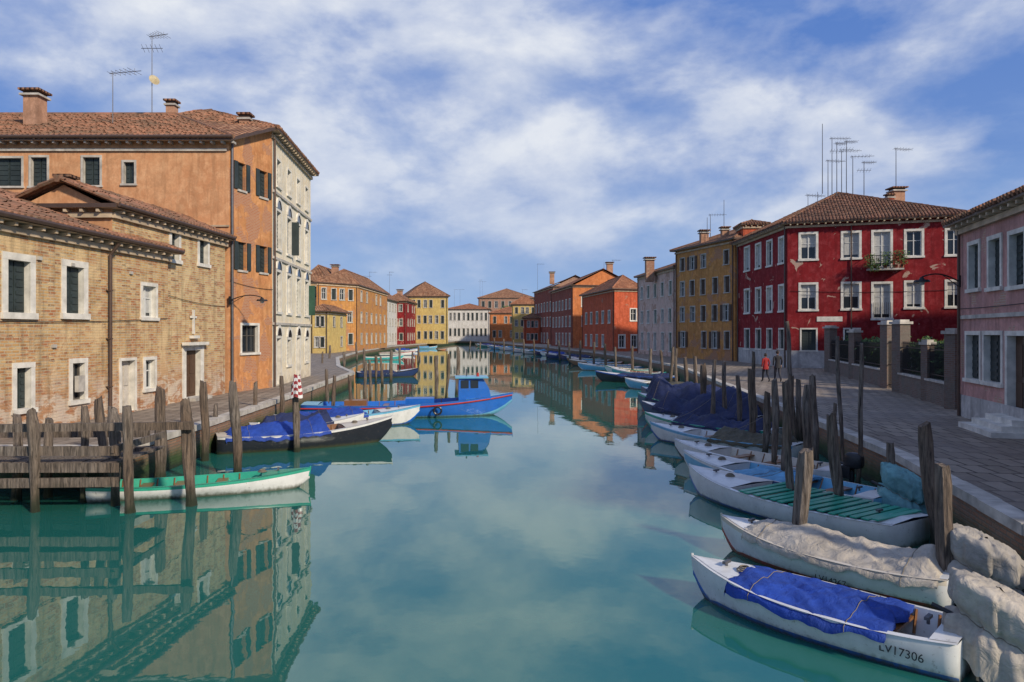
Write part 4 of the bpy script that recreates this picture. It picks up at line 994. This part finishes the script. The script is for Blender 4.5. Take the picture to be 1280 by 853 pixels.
# ================================================================= PEOPLE
def person(name,x,y,rz,coat,trs,H=1.72,hair=(.03,.02,.015)):
    J={'pel':(0,0,.95,.135,.1),'wst':(0,.0,1.08,.13,.095),'chs':(0,.01,1.3,.17,.11),'nk0':(0,0,1.46,.08,.07),'nk1':(0,.01,1.53,.055,.055),
       'shL':(-.17,0,1.42,.07,.065),'elL':(-.23,-.07,1.16,.05,.05),'wrL':(-.22,.04,.93,.035,.035),'shR':(.17,0,1.42,.07,.065),'elR':(.23,-.03,1.16,.05,.05),'wrR':(.23,.12,.95,.035,.035),
       'hpL':(-.09,0,.88,.095,.095),'knL':(-.1,.14,.5,.07,.07),'anL':(-.1,.2,.1,.045,.045),'toL':(-.11,.38,.05,.04,.035),
       'hpR':(.09,0,.88,.095,.095),'knR':(.1,-.02,.49,.07,.07),'anR':(.1,-.3,.16,.045,.045),'toR':(.11,-.18,.045,.04,.035)}
    Ed=[('pel','wst'),('wst','chs'),('chs','nk0'),('nk0','nk1'),('chs','shL'),('shL','elL'),('elL','wrL'),('chs','shR'),('shR','elR'),('elR','wrR'),('pel','hpL'),('hpL','knL'),('knL','anL'),('anL','toL'),('pel','hpR'),('hpR','knR'),('knR','anR'),('anR','toR')]
    keys=list(J); me=bpy.data.meshes.new(name); me.from_pydata([J[k][:3] for k in keys],[(keys.index(a),keys.index(b_)) for a,b_ in Ed],[])
    o=bpy.data.objects.new('tmp',me); sc.collection.objects.link(o)
    o.modifiers.new('s','SKIN'); sv=me.skin_vertices[0].data
    for i,k in enumerate(keys): sv[i].radius=J[k][3:]; sv[i].use_root=(k=='pel')
    o.modifiers.new('ss','SUBSURF').levels=2
    dg=bpy.context.evaluated_depsgraph_get(); m2=bpy.data.meshes.new_from_object(o.evaluated_get(dg)); bpy.data.objects.remove(o)
    sk=flat('skin',(.45,.26,.18),.6); sh=flat('shoes',(.02,.018,.016),.5)
    for m_ in (coat,trs,sk,sh): m2.materials.append(m_)
    for p_ in m2.polygons:
        z=p_.center.z; p_.material_index=3 if z<.1 else (1 if z<.86 and abs(p_.center.x)<.19 else (2 if z>1.5 else 0)); p_.use_smooth=True
    e=empty(name,(x,y,ZQ+.01),rz); e.scale=(H/1.75,)*3
    b_=bpy.data.objects.new('body',m2); sc.collection.objects.link(b_); b_.parent=e
    h=MB(); hm=flat('hair',hair,.7)
    n1,n2=12,16
    P_=lambda th,a,r=1:Vector((.078*r*math.sin(th)*math.cos(a),.02+.098*r*math.sin(th)*math.sin(a),1.645+.122*r*math.cos(th)))
    for i in range(n1):
        for k in range(n2):
            t0,t1=math.pi*i/n1,math.pi*(i+1)/n1;a0_,a1_=2*math.pi*k/n2,2*math.pi*(k+1)/n2; am=(a0_+a1_)/2
            back=math.sin(am)<.35; r=1.07 if (i<4 or (back and i<8)) else 1
            h.face([P_(t0,a0_,r),P_(t0,a1_,r),P_(t1,a1_,r),P_(t1,a0_,r)],hm if r>1 else sk)
    h.cyl((0,.11,1.65),(0,.138,1.62),.008,.016,sk,6); h.cbox((0,.113,1.585),.045,.01,.012,flat('lips',(.35,.1,.09)))
    for s_ in (-1,1):
        h.cbox((s_*.03,.108,1.655),.022,.01,.01,BLK); h.cyl((s_*.076,.015,1.66),(s_*.088,.005,1.64),.022,.02,sk,8)
        w=Vector(J['wrL' if s_<0 else 'wrR'][:3]); 
        h.cbox(w+Vector((0,.015,-.07)),.03,.075,.09,sk)
        for q in range(4): 
            f0=w+Vector((0,-.015+q*.021,-.112)); f1=f0+Vector((-s_*.006,.004,-.035-.006*(q in(1,2)))); f2=f1+Vector((-s_*.018,.004,-.026)); h.cyl(f0,f1,.009,.009,sk,6); h.cyl(f1,f2,.009,.007,sk,6)
        t0=w+Vector((0,.05,-.05)); h.cyl(t0,t0+Vector((-s_*.01,.03,-.04)),.011,.009,sk,6)
    n=20
    for i in range(n):
        a=2*math.pi*i/n;b2=2*math.pi*(i+1)/n
        h.face([(.15*math.cos(a),.12*math.sin(a),1.0),(.15*math.cos(b2),.12*math.sin(b2),1.0),(.19*math.cos(b2),.16*math.sin(b2),.78),(.19*math.cos(a),.16*math.sin(a),.78)],coat)
    h.obj('head_hands_and_coat_hem',e,smooth=True)
x,y=gp(957,478,ZQ); person('walking_person',x,y,.1,flat('red_coat',(.3,.02,.02),.8),flat('dark_trousers',(.02,.022,.03),.8),1.62)
x,y=gp(972,478,ZQ); person('walking_person',x,y,-.1,flat('black_coat',(.025,.025,.03),.8),flat('grey_trousers',(.05,.05,.06),.8),1.78)
x,y=gp(371,566); sp=MB(); st=[paint('flag_red',(.3,.04,.04)),PW]
n=30
for i in range(7):
    for k in range(n):
        def q_(s,k):
            a=2*math.pi*k/n; r=.1+.07*s/7+.025*math.sin(a*5+s*.3)*(s/7+.2); return Vector((x+r*math.cos(a),y+r*math.sin(a),2.45-.1*s+.03*math.sin(a*3)))
        sp.face([q_(i,k),q_(i,k+1),q_(i+1,k+1),q_(i+1,k)],st[(i//1)%2 if k%10<5 else (i+1)%2])
sp.obj('striped_flag')
# ================================================================= SKY + LIGHT
az=math.radians(136); el=math.radians(30)
sd=Vector((math.sin(az)*math.cos(el),math.cos(az)*math.cos(el),math.sin(el)))
wd=bpy.data.worlds.new('World'); sc.world=wd; wd.use_nodes=True; nt=wd.node_tree; bg=nt.nodes['Background']
sky=nt.nodes.new('ShaderNodeTexSky'); sky.sky_type='NISHITA'; sky.sun_disc=False; sky.sun_elevation=el; sky.sun_rotation=az
sky.air_density=1.0; sky.dust_density=1.0; sky.ozone_density=2.0
tc=nt.nodes.new('ShaderNodeTexCoord').outputs['Generated']; s=nt.nodes.new('ShaderNodeSeparateXYZ'); L(nt,tc,s.inputs[0])
def cloudf(off):
    v=mapping(nt,tc,(1.0,1.0,1.9),(0,0,0),(2.3,.4,.15+off))
    n1=noi(nt,v,1.7,2,.5,.15); n2=noi(nt,v,4.6,12,.56,.12)
    return math_(nt,'ADD',math_(nt,'MULTIPLY',n1,.5),math_(nt,'MULTIPLY',n2,.5))
nn=cloudf(0); nn2=cloudf(.07)
# a broad bank of cloud crossing the sky from north-west, descending to the east
ay=math_(nt,'MAXIMUM',math_(nt,'ABSOLUTE',s.outputs[1]),.15)
uu=math_(nt,'DIVIDE',s.outputs[0],ay); ww=math_(nt,'DIVIDE',s.outputs[2],ay)
bd=math_(nt,'MULTIPLY',math_(nt,'SUBTRACT',math_(nt,'ADD',ww,math_(nt,'MULTIPLY',uu,.28)),.37),7.0)
band=math_(nt,'POWER',2.718,math_(nt,'MULTIPLY',math_(nt,'MULTIPLY',bd,bd),-1.0))
cov=math_(nt,'ADD',nn,math_(nt,'MULTIPLY',band,.09))
cl=ramp(nt,cov,[(.47,0),(.54,.4),(.60,.85),(.68,1)])
sh=math_(nt,'ADD',math_(nt,'MULTIPLY',math_(nt,'SUBTRACT',nn,nn2),5.0),math_(nt,'MULTIPLY',cov,.95),True)
ccol=mixc(nt,sh,(3.9,4.8,7.0),(8.2,8.5,9.0))
base=mixc(nt,.85,sky.outputs[0],(.95,2.15,6.0))
wisp=noi(nt,mapping(nt,tc,(1,1,3),(0,.3,0)),2.2,8,.6,.5)
base=mixc(nt,ramp(nt,wisp,[(.42,0),(.7,.45)]),base,(3.6,4.8,7.4))
hz=ramp(nt,s.outputs[2],[(0,.85),(.1,.5),(.22,.18),(.4,0)])
base=mixc(nt,hz,base,(3.6,5.3,7.7))
fin=mixc(nt,math_(nt,'MULTIPLY',cl,ramp(nt,s.outputs[2],[(0,.2),(.14,.75),(.28,.95)])),base,ccol)
L(nt,fin,bg.inputs[0]); bg.inputs[1].default_value=.1
sl=bpy.data.lights.new('sun','SUN'); sl.energy=4.1; sl.angle=math.radians(4); sl.color=(1,.87,.69)
so=bpy.data.objects.new('sun',sl); sc.collection.objects.link(so); so.rotation_euler=(-sd).to_track_quat('-Z','Y').to_euler()
sc.view_settings.view_transform='Standard'; sc.view_settings.look='None'; sc.view_settings.exposure=0
cam=bpy.data.cameras.new('camera'); co=bpy.data.objects.new('camera',cam); sc.collection.objects.link(co)
co.location=(0,0,HC); co.rotation_euler=(math.radians(90),0,0); cam.sensor_width=36; cam.lens=36*F/1280; cam.shift_y=-(426.5-YH)/1280; cam.clip_end=6000
sc.camera=co
